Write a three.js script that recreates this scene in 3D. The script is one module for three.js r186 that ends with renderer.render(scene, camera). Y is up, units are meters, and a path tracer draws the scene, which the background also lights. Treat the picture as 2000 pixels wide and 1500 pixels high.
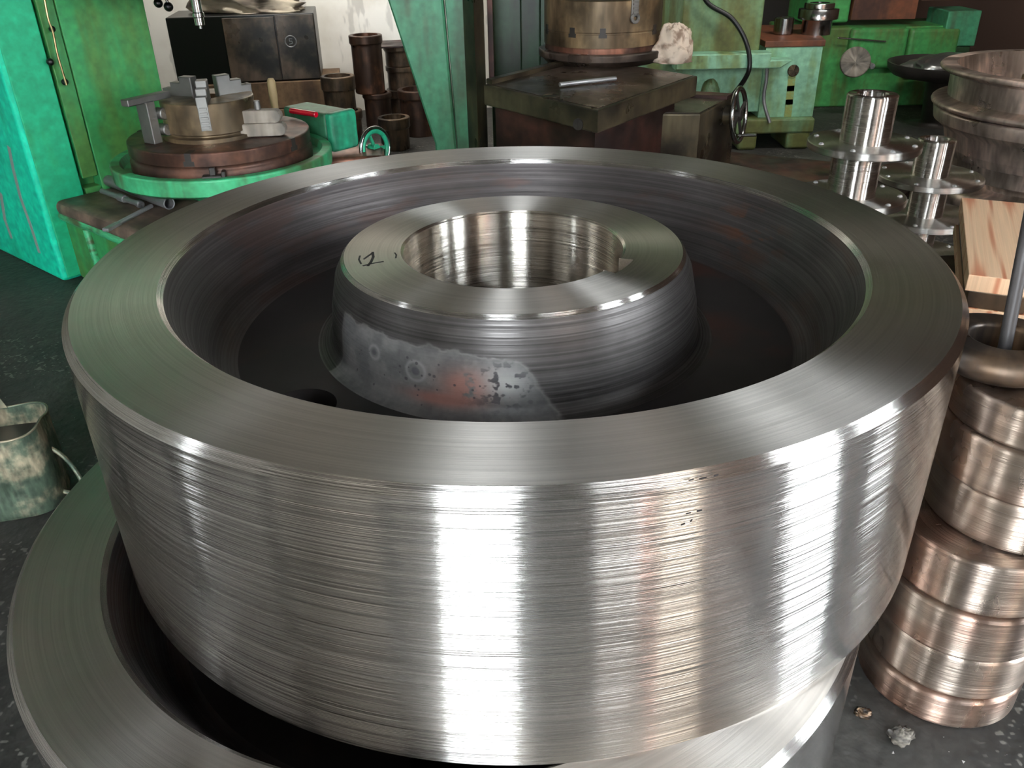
import * as THREE from 'three';
import { RoundedBoxGeometry } from 'three/addons/geometries/RoundedBoxGeometry.js';
import { RectAreaLightUniformsLib } from 'three/addons/lights/RectAreaLightUniformsLib.js';
import { mergeGeometries } from 'three/addons/utils/BufferGeometryUtils.js';

// ---------------------------------------------------------------- camera, sky, exposure
const R = 0.7, H = 0.4176, T = 2 * H;                 // wheel radius, wheel height, height of the upper wheel's top face
const F = 1648, PITCH = 0.5099, ROLL = -0.0206;       // focal length in pixels of the 2000 x 1500 frame
const EYE = new THREE.Vector3(-0.0066, 1.3359, 1.3866);
const scene = new THREE.Scene();
const camera = new THREE.PerspectiveCamera(2 * Math.atan(750 / F) * 180 / Math.PI, 4 / 3, 0.05, 100);
camera.position.copy(EYE);
camera.rotation.set(-PITCH, 0, ROLL, 'YXZ');
camera.updateMatrixWorld();
scene.background = new THREE.Color(0.86, 0.94, 1.0);  // even overcast sky
scene.backgroundIntensity = 28;
const renderer = new THREE.WebGLRenderer();
renderer.toneMapping = THREE.LinearToneMapping;
renderer.toneMappingExposure = 1.0;
renderer.shadowMap.enabled = true;

// ---------------------------------------------------------------- helpers: pixels to places
const V3 = (x, y, z) => new THREE.Vector3(x, y, z);
function ray(px, py) { return V3((px - 1000) / F, (750 - py) / F, -1).applyQuaternion(camera.quaternion); }
function atY(px, py, h) { const d = ray(px, py); return EYE.clone().addScaledVector(d, (h - EYE.y) / d.y); }
function atZ(px, py, z) { const d = ray(px, py); return EYE.clone().addScaledVector(d, (z - EYE.z) / d.z); }
function onPlane(px, py, p, n) { const d = ray(px, py); return EYE.clone().addScaledVector(d, p.clone().sub(EYE).dot(n) / d.dot(n)); }

// ---------------------------------------------------------------- helpers: noise and textures
function rng(seed) { let s = seed >>> 0; return () => { s = (s + 0x6D2B79F5) | 0; let t = Math.imul(s ^ (s >>> 15), 1 | s); t = (t + Math.imul(t ^ (t >>> 7), 61 | t)) ^ t; return ((t ^ (t >>> 14)) >>> 0) / 4294967296; }; }
const hash = (x, y, s) => { let h = Math.imul(x, 374761393) ^ Math.imul(y, 668265263) ^ Math.imul(s, 2246822519); h = Math.imul(h ^ (h >>> 13), 1274126177); return ((h ^ (h >>> 16)) >>> 0) / 4294967296; };
function vnoise(u, v, px, py, s) {                    // tileable value noise, u and v in 0..1
  const x = u * px, y = v * py, x0 = Math.floor(x), y0 = Math.floor(y);
  let fx = x - x0, fy = y - y0; fx = fx * fx * (3 - 2 * fx); fy = fy * fy * (3 - 2 * fy);
  const m = (a, n) => ((a % n) + n) % n, a = m(x0, px), b = m(x0 + 1, px), c = m(y0, py), d = m(y0 + 1, py);
  return (hash(a, c, s) * (1 - fx) + hash(b, c, s) * fx) * (1 - fy) + (hash(a, d, s) * (1 - fx) + hash(b, d, s) * fx) * fy;
}
function fbm(u, v, px, py, s, o = 4) { let a = 0.5, r = 0, t = 0; for (let i = 0; i < o; i++) { r += a * vnoise(u, v, px << i, py << i, s + i * 17); t += a; a *= 0.55; } return r / t; }
const sst = (a, b, x) => { const t = Math.min(1, Math.max(0, (x - a) / (b - a))); return t * t * (3 - 2 * t); };
const mix = (a, b, t) => a.map((v, i) => v + (b[i] - v) * t);
function tex(w, h, fn, color) {                       // fn(u, v) gives sRGB 0..1 (colour) or a value in every channel
  const d = new Uint8Array(w * h * 4);
  for (let j = 0; j < h; j++) for (let i = 0; i < w; i++) {
    const c = fn((i + 0.5) / w, (j + 0.5) / h), k = (j * w + i) * 4;
    for (let q = 0; q < 3; q++) d[k + q] = Math.max(0, Math.min(255, Math.round(255 * (Array.isArray(c) ? c[q] : c))));
    d[k + 3] = 255;
  }
  const t = new THREE.DataTexture(d, w, h);
  t.wrapS = t.wrapT = THREE.RepeatWrapping; t.magFilter = THREE.LinearFilter; t.minFilter = THREE.LinearMipmapLinearFilter; t.generateMipmaps = true;
  if (color) t.colorSpace = THREE.SRGBColorSpace;
  t.needsUpdate = true; return t;
}
const rgb = (r, g, b) => [r / 255, g / 255, b / 255];

// ---------------------------------------------------------------- materials
const M = {};
// turning marks: fine rings that run round the work, uneven from ring to ring
const turned = tex(512, 2048, (u, v) => 0.88 + 0.16 * (0.45 * vnoise(u, v, 4, 1024, 3) + 0.3 * vnoise(u, v, 5, 160, 5) + 0.25 * vnoise(u, v, 24, 500, 7) - 0.5));
const turnedColor = tex(512, 1024, (u, v) => { const n = 0.5 * vnoise(u, v, 4, 500, 11) + 0.2 * vnoise(u, v, 3, 40, 13) + 0.3 * fbm(u, v, 16, 16, 15, 3); const k = 0.84 + 0.07 * (n - 0.5) * 2; return [k, k * 0.985, k * 0.965]; }, true);
const grooves = tex(32, 2048, (u, v) => { const i = Math.floor(v * 2048), k = Math.floor(u * 32), g = 0.62 * (2 * hash(k >> 2, i, 21) - 1); return [0.5, 0.5 + 0.5 * g, 0.5 + 0.5 * Math.sqrt(1 - g * g)]; });
grooves.repeat.set(1, 5);
function steel(o) { return new THREE.MeshPhysicalMaterial({ color: 0xffffff, metalness: 1, roughness: 0.5, roughnessMap: turned, map: turnedColor, anisotropy: 0.97, anisotropyRotation: Math.PI / 2, normalMap: grooves, ...o }); }
M.steel = steel({ color: new THREE.Color(0.88, 0.87, 0.86), roughness: 0.2 });
M.steelTop = steel({ color: new THREE.Color(0.80, 0.77, 0.74), roughness: 0.5, normalScale: new THREE.Vector2(0.28, 0.28) });
M.chamfer = steel({ color: new THREE.Color(0.88, 0.87, 0.86), roughness: 0.25 });
M.bore = steel({ color: new THREE.Color(0.86, 0.82, 0.76), roughness: 0.27 });
M.flange = steel({ color: new THREE.Color(0.95, 0.93, 0.9), roughness: 0.42, normalScale: new THREE.Vector2(0.4, 0.4) });
M.sleeve = steel({ color: new THREE.Color(0.95, 0.93, 0.9), roughness: 0.24 });
// plain machine parts in bare metal
function metal(c, rough, met = 1, seed = 40) {
  const map = tex(256, 256, (u, v) => { const n = fbm(u, v, 6, 6, seed, 5), k = 0.75 + 0.45 * (n - 0.4); return [k, k, k]; }, true);
  return new THREE.MeshStandardMaterial({ color: c, metalness: met, roughness: rough, map });
}
M.rod = metal(new THREE.Color(0.62, 0.62, 0.62), 0.35, 0.6, 41);
M.pipe = metal(new THREE.Color(0.42, 0.42, 0.42), 0.45, 0.55, 42);
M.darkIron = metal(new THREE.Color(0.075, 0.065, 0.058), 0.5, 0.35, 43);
M.black = new THREE.MeshStandardMaterial({ color: 0x0c0c0d, roughness: 0.35 });
M.rubber = new THREE.MeshStandardMaterial({ color: 0x101112, roughness: 0.4 });
M.holeGlint = metal(new THREE.Color(0.9, 0.9, 0.88), 0.3, 0.25, 48);  // near white, so the flange domes read as glints
M.brass = metal(new THREE.Color(0.75, 0.56, 0.28), 0.3, 1, 44);
M.chrome = metal(new THREE.Color(0.75, 0.75, 0.74), 0.18, 1, 45);
M.red = new THREE.MeshPhysicalMaterial({ color: 0xc4102a, roughness: 0.25, clearcoat: 0.6 });
M.jaw = metal(new THREE.Color(0.34, 0.33, 0.31), 0.5, 0.9, 46);
M.bar = metal(new THREE.Color(0.13, 0.12, 0.12), 0.45, 0.5, 47);
// oily brown iron: table, chuck, castings; wet patches are smoother
function oily(a, b, seed, rough = 0.5, met = 0.55) {
  const map = tex(512, 512, (u, v) => { const n = fbm(u, v, 5, 5, seed, 6), m = fbm(u, v, 30, 9, seed + 60, 3); return mix(a, b, sst(0.35, 0.68, n)).map((q) => q * (0.72 + 0.55 * m)); }, true);
  const rm = tex(256, 256, (u, v) => 0.25 + 0.75 * fbm(u, v, 8, 8, seed + 5, 4));
  return new THREE.MeshStandardMaterial({ map, roughnessMap: rm, roughness: rough * 1.6, metalness: met, color: 0xffffff });
}
M.chuckBrown = oily(rgb(98, 84, 66), rgb(156, 132, 100), 101, 0.42, 0.7);
M.tableBrown = oily(rgb(70, 50, 42), rgb(136, 92, 74), 111, 0.42, 0.55);
M.potBrown = oily(rgb(64, 48, 40), rgb(134, 88, 66), 121, 0.42, 0.6);
M.potDark = oily(rgb(50, 44, 40), rgb(112, 90, 70), 131, 0.42, 0.6);
M.drum = oily(rgb(158, 144, 132), rgb(206, 184, 170), 141, 0.4, 0.8);
M.saddle = oily(rgb(44, 38, 30), rgb(92, 82, 62), 151, 0.38, 0.35);
M.oilTop = oily(rgb(48, 40, 34), rgb(96, 82, 72), 161, 0.34, 0.3);
M.grimeTop = oily(rgb(74, 62, 52), rgb(122, 102, 88), 171, 0.55, 0.15);
M.slag = oily(rgb(48, 44, 40), rgb(120, 114, 104), 185, 0.7, 0.1);
M.stone = oily(rgb(110, 104, 96), rgb(146, 136, 124), 181, 0.8, 0.0);
M.rustPlate = oily(rgb(40, 27, 24), rgb(84, 52, 44), 191, 0.5, 0.2);
M.galv = oily(rgb(84, 100, 84), rgb(172, 160, 134), 201, 0.5, 0.45);
M.cabinet = oily(rgb(24, 22, 20), rgb(92, 78, 66), 211, 0.4, 0.2);
// paint with oil film that has run down it
function paint(base, film, amount, seed, rough = 0.45) {
  const map = tex(512, 512, (u, v) => {
    const run = fbm(u, v, 14, 2, seed, 4), blot = fbm(u, v, 4, 4, seed + 9, 5), fine = fbm(u, v, 40, 40, seed + 21, 3);
    const k = sst(0.62 - amount * 0.45, 0.92 - amount * 0.45, 0.55 * run + 0.45 * blot);
    return mix(base, film, k).map((q) => q * (0.86 + 0.28 * fine));
  }, true);
  return new THREE.MeshStandardMaterial({ map, roughness: rough, metalness: 0 });
}
M.emeraldLit = paint(rgb(0, 212, 172), rgb(14, 182, 136), 0.3, 301, 0.6);  // light on the column front put into a brighter, bluer green
M.greenSide = paint(rgb(52, 146, 84), rgb(74, 122, 58), 0.5, 311, 0.55);
M.tealSideLit = paint(rgb(26, 172, 122), rgb(60, 142, 82), 0.42, 315, 0.6);  // teal tint stands for window light reflected off the column side
M.greenRim = paint(rgb(70, 178, 122), rgb(76, 84, 50), 0.4, 321, 0.4);
M.greenWheel = paint(rgb(44, 170, 128), rgb(52, 110, 84), 0.3, 331, 0.4);
M.midGreen = paint(rgb(64, 134, 98), rgb(66, 92, 66), 0.4, 341, 0.45);
M.darkGreen = paint(rgb(38, 66, 40), rgb(34, 38, 24), 0.5, 351, 0.4);
M.paleGreen = paint(rgb(132, 182, 152), rgb(110, 128, 78), 0.35, 361, 0.5);
M.oliveGreen = paint(rgb(106, 138, 100), rgb(92, 96, 50), 0.55, 371, 0.5);
M.grassGreen = paint(rgb(64, 140, 76), rgb(78, 98, 48), 0.45, 381, 0.45);
M.rustWood = paint(rgb(112, 64, 40), rgb(66, 40, 30), 0.5, 391, 0.6);
// setting
M.floor = (() => {
  const map = tex(1024, 1024, (u, v) => { const n = fbm(u, v, 6, 6, 401, 6), g = fbm(u, v, 90, 90, 409, 3), s = sst(0.76, 0.82, vnoise(u, v, 220, 220, 413)) * sst(0.5, 0.7, fbm(u, v, 10, 10, 419, 3)); const k = 0.20 + 0.18 * (n - 0.42) + 0.10 * (g - 0.5) + 0.22 * s; return [k * 1.02, k, k * 0.95]; }, true);
  const bump = tex(512, 512, (u, v) => fbm(u, v, 60, 60, 431, 4));
  map.repeat.set(0.5, 0.5); bump.repeat.set(1, 1);
  return new THREE.MeshStandardMaterial({ map, roughness: 0.62, bumpMap: bump, bumpScale: 0.003 });
})();
M.wall = (() => { const map = tex(512, 512, (u, v) => { const n = fbm(u, v, 4, 4, 441, 6), s = sst(0.63, 0.72, fbm(u, v, 24, 8, 447, 4)); return mix(rgb(236, 233, 226), rgb(200, 192, 180), 0.6 * sst(0.4, 0.75, n)).map((q) => q * (1 - 0.12 * s)); }, true); map.repeat.set(0.5, 0.5); return new THREE.MeshStandardMaterial({ map, roughness: 0.85 }); })();
M.wallDark = new THREE.MeshStandardMaterial({ color: 0x4a4743, roughness: 0.9 });
M.wallPale = new THREE.MeshStandardMaterial({ color: 0xc2beb8, roughness: 0.9 });
M.wallGrey = new THREE.MeshStandardMaterial({ color: 0x8d8a85, roughness: 0.9 });
M.ceiling = new THREE.MeshStandardMaterial({ color: 0x5c5a57, roughness: 0.85 });
M.wallBrown = new THREE.MeshStandardMaterial({ color: 0x5c4438, roughness: 0.9 });
M.brick = new THREE.MeshStandardMaterial({ color: 0x443830, roughness: 0.9 });
M.pinkGate = new THREE.MeshStandardMaterial({ color: 0x9c6450, roughness: 0.8 });
M.plaster = new THREE.MeshStandardMaterial({ color: 0xa08c78, roughness: 0.9 });
M.pave = new THREE.MeshStandardMaterial({ color: 0xa8a49c, roughness: 0.9 });
M.mark = new THREE.MeshStandardMaterial({ color: 0x17161a, roughness: 0.6 });
M.scrape = new THREE.MeshStandardMaterial({ color: 0x8fa098, roughness: 0.8 });
M.rag = (() => { const map = tex(256, 256, (u, v) => mix(rgb(222, 204, 184), rgb(150, 126, 108), sst(0.45, 0.8, fbm(u, v, 14, 14, 461, 4))), true); return new THREE.MeshStandardMaterial({ map, roughness: 0.95 }); })();
M.ragDark = (() => { const map = tex(256, 256, (u, v) => mix(rgb(186, 174, 156), rgb(96, 86, 78), sst(0.4, 0.7, fbm(u, v, 10, 10, 467, 4))), true); return new THREE.MeshStandardMaterial({ map, roughness: 0.95 }); })();
M.wood = (() => { const map = tex(256, 512, (u, v) => { const g = vnoise(u + 0.04 * fbm(u, v, 2, 3, 475, 3), v, 9, 2, 471); return mix(rgb(236, 196, 158), rgb(205, 128, 92), sst(0.55, 0.8, g)).map((q) => q * (0.94 + 0.1 * fbm(u, v, 60, 6, 479, 3))); }, true); map.repeat.set(11, 1); return new THREE.MeshStandardMaterial({ map, roughness: 0.7 }); })();
M.crate = paint(rgb(122, 96, 70), rgb(80, 60, 44), 0.45, 483, 0.8);
M.oilRun = paint(rgb(142, 150, 86), rgb(128, 160, 112), 0.4, 395, 0.4);
M.handleWood = new THREE.MeshStandardMaterial({ color: 0xa8926a, roughness: 0.6 });
M.swarf = new THREE.MeshStandardMaterial({ color: 0x9a9a98, roughness: 0.35, metalness: 0.9 });

// ---------------------------------------------------------------- helpers: shapes
function boxUV(g, s = 1) {                             // uv in metres from the side a face looks to
  const q = g.index ? g.toNonIndexed() : g, p = q.attributes.position, uv = new Float32Array(p.count * 2), a = V3(), b = V3(), c = V3();
  for (let i = 0; i < p.count; i += 3) {
    a.fromBufferAttribute(p, i); b.fromBufferAttribute(p, i + 1); c.fromBufferAttribute(p, i + 2);
    const n = b.clone().sub(a).cross(c.clone().sub(a)), x = Math.abs(n.x), y = Math.abs(n.y), z = Math.abs(n.z);
    [a, b, c].forEach((v, k) => { const w = y >= x && y >= z ? [v.x, v.z] : x >= z ? [v.z, v.y] : [v.x, v.y]; uv[(i + k) * 2] = w[0] * s; uv[(i + k) * 2 + 1] = w[1] * s; });
  }
  q.setAttribute('uv', new THREE.BufferAttribute(uv, 2)); return q;
}
const box = (w, h, d, r = 0.006) => boxUV(new RoundedBoxGeometry(w, h, d, 2, Math.min(r, w / 2.1, h / 2.1, d / 2.1)));
const boxAt = (x0, x1, y0, y1, z0, z1, r = 0.006) => { const g = box(Math.abs(x1 - x0), Math.abs(y1 - y0), Math.abs(z1 - z0), r); g.translate((x0 + x1) / 2, (y0 + y1) / 2, (z0 + z1) / 2); return g; };
// a body of revolution about y: profile lines [[r, y], ...]; edges between lines stay sharp, points within one line are smooth
function lathe(lines, seg = 64, opt = {}) {
  const pos = [], nor = [], uv = [], idx = [], a0 = opt.from ?? (opt.unit ? 0 : -Math.PI), a1 = opt.to ?? a0 + Math.PI * 2; let len = opt.v0 ?? 0;
  const ru = opt.ru ?? Math.max(...lines.flat().map((p) => p[0]));
  for (const L of lines) {
    const n = L.length, base = pos.length / 3, nn = [];
    for (let k = 0; k < n; k++) { const p = L[Math.max(0, k - 1)], q = L[Math.min(n - 1, k + 1)], dx = q[0] - p[0], dy = q[1] - p[1], l = Math.hypot(dx, dy) || 1; nn.push([-dy / l, dx / l]); }
    let v = len; const LL = L.reduce((t, p, k) => t + (k ? Math.hypot(p[0] - L[k - 1][0], p[1] - L[k - 1][1]) : 0), 0) || 1, v00 = len;
    for (let k = 0; k < n; k++) {
      if (k) v += Math.hypot(L[k][0] - L[k - 1][0], L[k][1] - L[k - 1][1]);
      for (let i = 0; i <= seg; i++) {
        const a = a0 + (a1 - a0) * i / seg, s = Math.sin(a), c = Math.cos(a);
        pos.push(L[k][0] * s, L[k][1], L[k][0] * c); nor.push(nn[k][0] * s, nn[k][1], nn[k][0] * c); uv.push(opt.unit ? i / seg : a / (2 * Math.PI) * Math.max(1, Math.round(2 * Math.PI * ru)), opt.unit ? (v - v00) / LL : v);
      }
    }
    len = v;
    for (let k = 0; k < n - 1; k++) for (let i = 0; i < seg; i++) { const p = base + k * (seg + 1) + i, q = p + seg + 1; idx.push(p, q, p + 1, q, q + 1, p + 1); }
  }
  const g = new THREE.BufferGeometry();
  g.setAttribute('position', new THREE.Float32BufferAttribute(pos, 3)); g.setAttribute('normal', new THREE.Float32BufferAttribute(nor, 3)); g.setAttribute('uv', new THREE.Float32BufferAttribute(uv, 2)); g.setIndex(idx);
  return g;
}
// all profiles run with the material on the right hand: outside walls from top to bottom, top faces from the middle outwards
const arc = (cx, cy, r, a, b, n = 6) => Array.from({ length: n + 1 }, (_, i) => { const t = (a + (b - a) * i / n) * Math.PI / 180; return [cx + r * Math.cos(t), cy + r * Math.sin(t)]; });
function solid(r, y0, y1, ch = 0.004, seg = 48) { return lathe([[[0, y1], [r - ch, y1]], [[r - ch, y1], [r, y1 - ch]], [[r, y1 - ch], [r, y0 + ch]], [[r, y0 + ch], [r - ch, y0]], [[r - ch, y0], [0, y0]]], seg); }
function hollow(ri, ro, y0, y1, ch = 0.004, seg = 48) { return lathe([[[ri + ch, y1], [ro - ch, y1]], [[ro - ch, y1], [ro, y1 - ch]], [[ro, y1 - ch], [ro, y0 + ch]], [[ro, y0 + ch], [ro - ch, y0]], [[ro - ch, y0], [ri + ch, y0]], [[ri + ch, y0], [ri, y0 + ch]], [[ri, y0 + ch], [ri, y1 - ch]], [[ri, y1 - ch], [ri + ch, y1]]], seg); }
function tube(pts, r, seg = 10, n = 40, closed = false) { return new THREE.TubeGeometry(new THREE.CatmullRomCurve3(pts, closed), n, r, seg, closed); }
function rodGeo(p, q, r, seg = 12) { const d = q.clone().sub(p), g = solid(r, 0, d.length(), r * 0.15, seg); g.applyQuaternion(new THREE.Quaternion().setFromUnitVectors(V3(0, 1, 0), d.normalize())); g.translate(p.x, p.y, p.z); return g; }
function prism(pts, y0, y1, bevel = 0.006) {          // upright block over a polygon [[x, z], ...]
  const s = new THREE.Shape(pts.map(([x, z]) => new THREE.Vector2(x, -z)));
  const g = new THREE.ExtrudeGeometry(s, { depth: y1 - y0 - 2 * bevel, bevelEnabled: bevel > 0, bevelThickness: bevel, bevelSize: bevel, bevelOffset: -bevel, bevelSegments: 2 });
  g.rotateX(-Math.PI / 2); g.translate(0, y0 + bevel, 0); return boxUV(g);
}
function slab(pts, d, bevel = 0.003) {                // plate over an outline [[x, y], ...], thickness d along z
  const s = new THREE.Shape(pts.map(([x, y]) => new THREE.Vector2(x, y)));
  const g = new THREE.ExtrudeGeometry(s, { depth: d - 2 * bevel, bevelEnabled: bevel > 0, bevelThickness: bevel, bevelSize: bevel, bevelOffset: -bevel, bevelSegments: 1, curveSegments: 10 });
  g.translate(0, 0, bevel - d / 2); return boxUV(g);
}
function ribbon(pts, w, t, up) {                      // flat stroke along points, lying on a surface whose normal is up
  const gs = [];
  for (let i = 0; i < pts.length - 1; i++) { const p = pts[i], q = pts[i + 1], d = q.clone().sub(p), l = d.length(); const x = d.normalize(), z = x.clone().cross(up).normalize(), g = new THREE.BoxGeometry(l + w * 0.7, t, w); g.applyMatrix4(new THREE.Matrix4().makeBasis(x, up, z)); g.translate((p.x + q.x) / 2 + up.x * t / 2, (p.y + q.y) / 2 + up.y * t / 2, (p.z + q.z) / 2 + up.z * t / 2); gs.push(g); }
  return mergeGeometries(gs);
}
function lumpy(rx, ry, rz, seed, amp = 0.25, det = 24) {  // soft heap, flat below
  const g = new THREE.SphereGeometry(1, det * 2, det), p = g.attributes.position;
  for (let i = 0; i < p.count; i++) {
    const x = p.getX(i), y = p.getY(i), z = p.getZ(i), u = Math.atan2(z, x) / (2 * Math.PI) + 0.5, v = Math.acos(Math.max(-1, Math.min(1, y))) / Math.PI, e = Math.sin(v * Math.PI);
    const n = 1 + amp * 2 * (fbm(u, v, 5, 4, seed, 4) - 0.5) * e + amp * 0.6 * (vnoise(u, v, 22, 14, seed + 3) - 0.5) * e;
    p.setXYZ(i, x * rx * n, y > -0.3 ? (y + 0.3) * ry * n : 0, z * rz * n);
  }
  g.computeVertexNormals(); return g;
}
// ---------------------------------------------------------------- helpers: things and parts
const taken = {};
function numbered(n) { const k = taken[n] = (taken[n] ?? -1) + 1; return k ? n + '_' + String(k).padStart(3, '0') : n; }
function shade(o) { o.traverse((m) => { if (m.isMesh) { m.castShadow = true; m.receiveShadow = true; } }); return o; }
function thing(name, label, category, p = V3(0, 0, 0), turn = 0, group) { const o = new THREE.Group(); o.name = numbered(name); o.position.copy(p); o.rotation.y = turn; o.userData = { label, category }; if (group) o.userData.group = group; scene.add(o); return o; }
function part(parent, name, g, m, label) { const o = new THREE.Mesh(g, m); o.name = name; o.castShadow = o.receiveShadow = true; if (label) o.userData.label = label; parent.add(o); return o; }
function single(name, label, category, g, m, p = V3(0, 0, 0), turn = 0, group) { const o = new THREE.Mesh(g, m); o.name = numbered(name); o.position.copy(p); o.rotation.y = turn; o.castShadow = o.receiveShadow = true; o.userData = { label, category }; if (group) o.userData.group = group; scene.add(o); return o; }
function struct(name, g, m) { const o = new THREE.Mesh(g, m); o.name = name; o.castShadow = o.receiveShadow = true; o.userData = { kind: 'structure' }; scene.add(o); return o; }
function copyOf(o, p, turn, label, group) { const c = o.clone(); c.name = numbered(o.name.replace(/_\d{3}$/, '')); c.position.copy(p); c.rotation.y = turn; c.userData = { ...o.userData }; if (label) c.userData.label = label; if (group) c.userData.group = group; scene.add(c); return c; }

// ================================================================ the hall
const XL = -5, XR = 4, ZB = -9, ZF = 5, ZW = -5.45, TOP = 4.3;
struct('floor', boxAt(XL - 0.2, XR + 0.2, -0.2, 0, ZB - 0.2, ZF + 0.2, 0), M.floor);
struct('ceiling', boxAt(XL - 0.2, XR + 0.2, TOP, TOP + 0.2, ZB - 0.2, ZF + 0.2, 0), M.ceiling);
struct('wall_partition', boxAt(XL, 0.6, 0, TOP, ZW - 0.2, ZW, 0), M.wall);
struct('wall_back', boxAt(XL, XR, 0, TOP, ZB - 0.2, ZB, 0), M.wallDark);
// side walls with tall windows; front wall with two door openings
const wallZ = (x, holes, m, name) => { const gs = []; let z = ZB - 0.2; for (const [a, b, y0, y1] of holes) { gs.push(boxAt(x, x + 0.2, 0, TOP, z, a, 0), boxAt(x, x + 0.2, 0, y0, a, b, 0), boxAt(x, x + 0.2, y1, TOP, a, b, 0)); z = b; } gs.push(boxAt(x, x + 0.2, 0, TOP, z, ZF + 0.2, 0)); struct(name, mergeGeometries(gs), m); };
wallZ(XL - 0.2, [[1.5, 1.8, 1.7, 2.7]], M.wallPale, 'wall_left');
wallZ(XR, [[0.44, 0.95, 1.0, 2.6], [1.68, 2.72, 0.3, 3.2]], M.wallBrown, 'wall_right');
struct('wall_front', mergeGeometries([
  boxAt(XL, -1.4, 0, TOP, ZF, ZF + 0.2, 0),
  boxAt(-1.4, -0.03, 4.0, TOP, ZF, ZF + 0.2, 0), boxAt(-0.03, XR, 3.2, TOP, ZF, ZF + 0.2, 0)]), M.wallPale);
struct('door_1', mergeGeometries([boxAt(-0.03, 1.42, 0, 3.2, ZF + 0.05, ZF + 0.12, 0.01), boxAt(-0.03, 0.03, 0, 3.2, ZF, ZF + 0.05, 0.005), boxAt(1.36, 1.42, 0, 3.2, ZF, ZF + 0.05, 0.005), boxAt(0.03, 1.36, 1.5, 1.58, ZF, ZF + 0.05, 0.005)]), M.wallDark);  // added dark panel, mirrored in the wheel in place of the photographer
struct('ground_outside', boxAt(-14, 14, -0.25, -0.03, ZF + 0.2, 20, 0), M.pave);
{
  const o = thing('yard_building', 'plain building with brick and plaster bays across the yard', 'building', V3(1, -0.03, 9));
  part(o, 'brick_bay', boxAt(0, 3.3, 0, 4.5, 0, 3, 0.02), M.brick, 'dull brick bay'); part(o, 'gate', boxAt(3.3, 4.0, 0, 4.2, 0.1, 3, 0.02), M.pinkGate, 'pinkish gate'); part(o, 'plaster_bay', boxAt(4.0, 9, 0, 4.5, 0, 3, 0.02), M.plaster, 'cream plaster bay');
}

// added tube lamps, out of view, to brighten the walls and back machines
RectAreaLightUniformsLib.init();
M.tube = new THREE.MeshStandardMaterial({ color: 0xffffff, emissive: new THREE.Color(1, 0.97, 0.9), emissiveIntensity: 6, roughness: 0.4 });
M.lampBody = new THREE.MeshStandardMaterial({ color: 0xd8d8d4, roughness: 0.5 });
function addedTubeLamp(x, y, z, turn, label, power) {
  const o = thing('added_tube_lamp', label, 'lamp', V3(x, y, z), turn, 'added tube lamps under the roof');
  const h = new THREE.Group(); h.name = 'lamp_head'; h.rotation.x = Math.PI / 3; o.add(h);   // aimed down and away from the hall, at the wall and machines behind
  part(h, 'housing', boxAt(-0.65, 0.65, 0.03, 0.09, -0.06, 0.06, 0.01), M.lampBody);
  part(h, 'reflector', slab([[-0.15, -0.03], [-0.06, 0.04], [0.06, 0.04], [0.15, -0.03], [0.145, -0.033], [0.055, 0.034], [-0.055, 0.034], [-0.145, -0.033]], 1.3, 0.0005).rotateY(Math.PI / 2), M.lampBody);
  part(h, 'tube', rodGeo(V3(-0.6, 0.012, 0), V3(0.6, 0.012, 0), 0.014, 16), M.tube, 'glowing tube of the added lamp');
  for (const q of [-0.5, 0.5]) part(o, 'hanger', rodGeo(V3(q, 0.06, 0.05), V3(q, TOP - y, 0.05), 0.005, 8), M.lampBody);
  const l = new THREE.RectAreaLight(new THREE.Color(1, 0.97, 0.9), power, 1.2, 0.12); l.position.set(0, -0.006, 0); l.rotation.x = -Math.PI / 2; l.name = 'added_tube_light'; h.add(l);
}
addedTubeLamp(-1.3, 2.3, -4.2, 0, 'added tube lamp that brightens the white wall', 110);
addedTubeLamp(2.2, 2.5, -2.9, 0, 'added tube lamp that brightens the pale green machine', 90);
addedTubeLamp(-3.3, 2.7, 3.7, Math.PI, 'added tube lamp that brightens the pale wall beside the open door', 110);

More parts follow.
